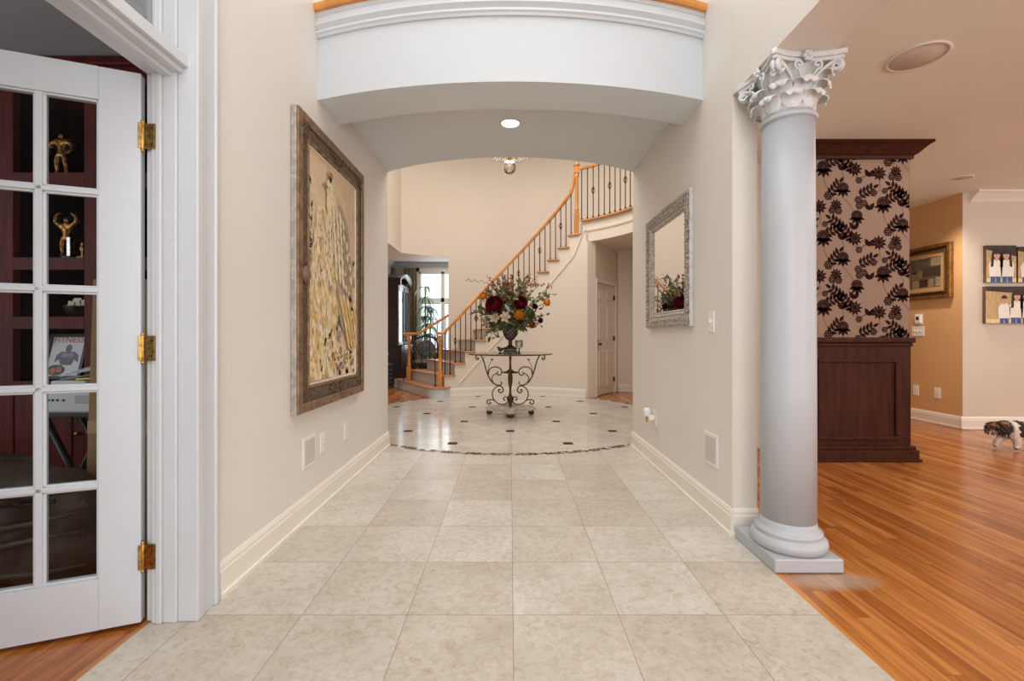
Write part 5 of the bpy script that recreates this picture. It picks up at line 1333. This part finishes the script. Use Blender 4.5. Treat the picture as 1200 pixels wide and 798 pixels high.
# ------------------------------------------------------------------ chandelier
ch=thing('chandelier','crystal chandelier hanging in the foyer, its lower ball just below the bridge','chandelier',(-.01,CY,3.5))
CX=-.01
CRY=mat('crystal glass',(240,236,228),.02,spec=.9,trans=.85,nz=(20,.01)); CRG=glass_mat('crystal drop',(.93,.88,.80),.5)
m=MB(); m.tube([(CX,CY,3.46),(CX,CY,TOP)],.008,6); m.lathe([(.06,0),(.05,-.03),(.01,-.05)],(CX,CY,TOP),16); m.build('chain_rod',BRASS,ch)
m=MB(); m.lathe([(.012,.0),(.03,.02),(.02,.06),(.05,.12),(.03,.2),(.06,.3),(.02,.4),(.01,.6)],(CX,CY,3.46),16); m.build('center_column',BRASS,ch)
m=MB(); m.ell((CX,CY,3.355),.098,.098,.098,24,16); m.build('crystal_ball',glass_mat('ball glass',(.88,.84,.79),.35),ch)
for k in range(10):
    a=2*PI*k/10; m=MB(); d=Vector((math.cos(a),math.sin(a),0)); c0=Vector((CX,CY,3.62))
    pts=[c0+d*.04,c0+d*.15+Zv*-.05,c0+d*.27+Zv*-.03,c0+d*.35+Zv*.05]
    m.tube(pts,.007,6); tp=pts[-1]; m.lathe([(.035,0),(.04,.01),(.01,.012)],tuple(tp),12); m.lathe([(.011,.012),(.011,.09)],tuple(tp),8)
    arm=m.build('arm',BRASS,ch)
    m=MB(); m.ell(tuple(tp+Zv*.115),.010,.010,.024,8,6); m.build('candle_bulb',mat('bulb glow',(255,240,210),.4,nz=(8,.001),emit=((255,236,200),.5)),arm)
    m=MB()
    for i in range(6):
        q=d*(.12+.04*i)+Vector((-d.y,d.x,0))*random.uniform(-.06,.06); b=c0+q+Zv*random.uniform(-.10,-.04)
        m.ell(tuple(b),.010,.010,.028,6,4); m.ell(tuple(b+Zv*.04),.008,.008,.008,6,4)
    m.build('crystal_drops',CRG,arm)
for lv,(r,z,n_) in enumerate(((.13,3.50,18),(.22,3.54,26),(.30,3.565,34))):
    m=MB()
    for i in range(n_):
        a=2*PI*i/n_; m.ell((CX+r*math.cos(a),CY+r*math.sin(a),z-.03),.008,.008,.022,6,4)
    m.tube([(CX+r*math.cos(a),CY+r*math.sin(a),z) for a in [2*PI*i/32 for i in range(33)]],.004,5)
    m.build('crystal_ring',CRG,ch)

# ------------------------------------------------------------------ dog
random.seed(31)
FUR=[mat('white fur',(222,206,190),.85,nz=(40,.15)),mat('black brown fur',(44,30,24),.85,nz=(40,.35)),mat('tan fur',(140,96,66),.85,nz=(40,.25))]
dx,dy=4.66,4.22
dg_=thing('dog','small shaggy black, tan and white dog walking in from the right','dog',(dx+.15,dy,0))
V=[(dx+.34,dy,.195,.078),(dx+.20,dy,.188,.082),(dx+.06,dy,.190,.084),(dx-.03,dy,.205,.066),(dx-.09,dy,.205,.062),(dx-.145,dy-.005,.200,.058),(dx-.19,dy-.01,.182,.034),
   (dx+.03,dy-.045,.12,.034),(dx+.035,dy-.05,.07,.025),(dx+.03,dy-.05,.028,.023),(dx+.01,dy-.05,.018,.020),
   (dx-.01,dy+.045,.12,.034),(dx-.045,dy+.05,.075,.025),(dx-.06,dy+.05,.030,.022),(dx-.08,dy+.05,.020,.019),
   (dx+.36,dy-.045,.13,.042),(dx+.40,dy-.05,.085,.026),(dx+.385,dy-.05,.03,.022),(dx+.365,dy-.05,.018,.02),
   (dx+.34,dy+.045,.13,.042),(dx+.33,dy+.05,.085,.026),(dx+.30,dy+.05,.03,.022),(dx+.28,dy+.05,.018,.02)]
E=[(0,1),(1,2),(2,3),(3,4),(4,5),(5,6),(2,7),(7,8),(8,9),(9,10),(2,11),(11,12),(12,13),(13,14),(0,15),(15,16),(16,17),(17,18),(0,19),(19,20),(20,21),(21,22)]
def furry(me,off):
    me.calc_loop_triangles() if hasattr(me,'calc_loop_triangles') else None
    nr=[v.normal.copy() for v in me.vertices]
    for v,n in zip(me.vertices,nr):
        if v.co.z+off.z>.03: v.co+=n*random.uniform(-.004,.010)+Vector((.003,0,-.004))*random.random()
    for pl in me.polygons:
        c=pl.center+off; x,y,z=c
        k=0
        if x<dx-.02 and z>.128: k=1 if (math.sin(x*60+z*45)+math.sin(y*70)>-.5) else 2
        elif dx+.03<x<dx+.12 and z>.13: k=1
        elif dx+.2<x<dx+.34 and z>.17: k=1
        elif x>dx+.36 and z>.12: k=1
        if z<.022: k=1 if x<dx+.2 else 0
        pl.material_index=k
skin('dog_body',V,E,FUR,dg_,2,post=furry)
def tufts(name,c,rx,ry,rz,n,L,mi,down=.6):
    m=MB()
    for i in range(n):
        d=Vector((random.gauss(0,1),random.gauss(0,1),random.gauss(0,1))).normalized(); p=Vector(c)+Vector((d.x*rx,d.y*ry,d.z*rz))
        e=p+(d*.55+Vector((.15,0,-down))).normalized()*L*random.uniform(.6,1.1); w=d.orthogonal().normalized()*.0045
        m.add([p-w,p+w,e],[(0,1,2)],random.choice(mi))
    return m.build(name,FUR,dg_,fix=False)
tufts('head_fur',(dx-.115,dy-.003,.203),.066,.060,.056,700,.03,(1,1,1,2),.35)
tufts('muzzle_fur',(dx-.175,dy-.01,.178),.034,.036,.032,260,.026,(1,2,2,0),.9)
tufts('back_fur',(dx+.19,dy,.19),.19,.078,.076,900,.032,(0,0,1),.9)
tufts('chest_fur',(dx+.0,dy,.165),.06,.06,.05,360,.035,(0,0,1),1.0)
for s_ in (-1,1):
    m=MB(); rows=[]
    for i in range(6):
        u_=i/5; rows.append([(dx-.075+.03*math.sin(PI*u_)*k+.012*u_,dy+s_*(.052+.018*math.sin(PI*u_*.6)+.004*abs(k)),.245-.095*u_) for k in (-1,-.4,.4,1)])
    m.grid(rows); m.build('ear',FUR[1],dg_,solid=.01,sub=1)
    m=MB(); m.ell((dx-.186,dy-.01+s_*.026,.212),.008,.007,.008,10,8); m.build('eye',mat('dog eye',(18,12,10),.1,nz=(8,.05)),dg_)
m=MB(); m.ell((dx-.222,dy-.012,.186),.011,.013,.009,12,8); m.build('nose',mat('dog nose',(22,18,18),.3,nz=(8,.05)),dg_)
m=MB(); m.tube([(dx+.40,dy,.22),(dx+.45,dy,.28),(dx+.43,dy+.01,.34),(dx+.37,dy+.02,.35)],[.02,.024,.026,.014],8); m.build('tail',FUR[0],dg_)
m=MB(); m.tube([(dx-.015+.004*math.cos(a),dy+.068*math.sin(a),.200+.066*math.cos(a)) for a in [2*PI*i/24 for i in range(25)]],.006,6); m.build('collar',mat('grey collar',(150,140,136),.5,nz=(10,.05)),dg_)

# ------------------------------------------------------------------ world, lights, camera
wd=bpy.data.worlds.new('sky'); bpy.context.scene.world=wd; wd.use_nodes=True
bg=wd.node_tree.nodes['Background']; bg.inputs[0].default_value=(.78,.90,1,1); bg.inputs[1].default_value=2.0
def area(name,loc,rot,sx,sy,power,col=(1,1,1),spread=PI):
    l=bpy.data.lights.new(name,'AREA'); l.shape='RECTANGLE'; l.size=sx; l.size_y=sy; l.energy=power; l.color=col; l.spread=spread
    o=bpy.data.objects.new(name,l); C.objects.link(o); o.location=loc; o.rotation_euler=rot; o['kind']='helper'; return o
area('hall daylight',(0,.6,5.2),(0,0,0),2.0,3.6,78,(.90,.98,1))
area('entry window light',(0,-2.8,2.2),(R_(90),0,0),2.2,3.6,104,(.92,.965,1))
area('foyer daylight',(0,6.0,5.2),(0,0,0),3.0,3.2,146,(1,.96,.91))
area('dining window light',(-1.4,11.32,1.7),(R_(-90),0,0),1.8,1.9,40,(.88,.95,1))
area('dining ceiling light',(-1.5,10.5,2.88),(0,0,0),1.0,.8,8,(1,.93,.84))
area('right room light',(4.2,2.0,2.66),(0,0,0),3.2,3.4,40,(1,.95,.9))
area('right room ceiling fill',(4.8,-2.8,1.4),(R_(90),0,0),5.0,2.4,125,(.95,.98,1))  # added fill from behind to brighten the right room ceiling, no window here
area('right room window light',(8.3,2.0,1.5),(0,R_(90),0),2.2,4.0,40,(.95,.98,1))
area('study fill',(-4.2,.5,1.5),(0,R_(-90),0),2.2,2.6,28,(.9,.97,1))  # added side fill to brighten the study ceiling and bookcase, no window here
sp2=bpy.data.lights.new('wall wash','SPOT'); sp2.energy=105; sp2.spot_size=R_(120); sp2.spot_blend=.8; sp2.color=(1,.9,.74); sp2.shadow_soft_size=.06
so2=bpy.data.objects.new('wall wash',sp2); C.objects.link(so2); so2.location=(4.68,4.9,2.68); so2['kind']='helper'
sl=bpy.data.lights.new('soffit spot','SPOT'); sl.energy=18; sl.spot_size=R_(110); sl.spot_blend=.8; sl.color=(1,.93,.82); sl.shadow_soft_size=.06
so=bpy.data.objects.new('soffit spot',sl); C.objects.link(so); so.location=(0,3.36,2.63); so['kind']='helper'
cam=bpy.data.cameras.new('camera'); co=bpy.data.objects.new('camera',cam); C.objects.link(co)
co.location=(0,0,1.06); co.rotation_euler=(R_(90),0,0); cam.sensor_width=36; cam.lens=528*36/1200; cam.shift_x=2/1200; cam.shift_y=-5/1200; cam.clip_start=.02
sc=bpy.context.scene; sc.camera=co
sc.view_settings.view_transform='Standard'; sc.view_settings.look='None'; sc.view_settings.exposure=0
sc.cycles.max_bounces=10; sc.cycles.transparent_max_bounces=16; sc.cycles.caustics_reflective=False; sc.cycles.caustics_refractive=False; sc.cycles.sample_clamp_indirect=6
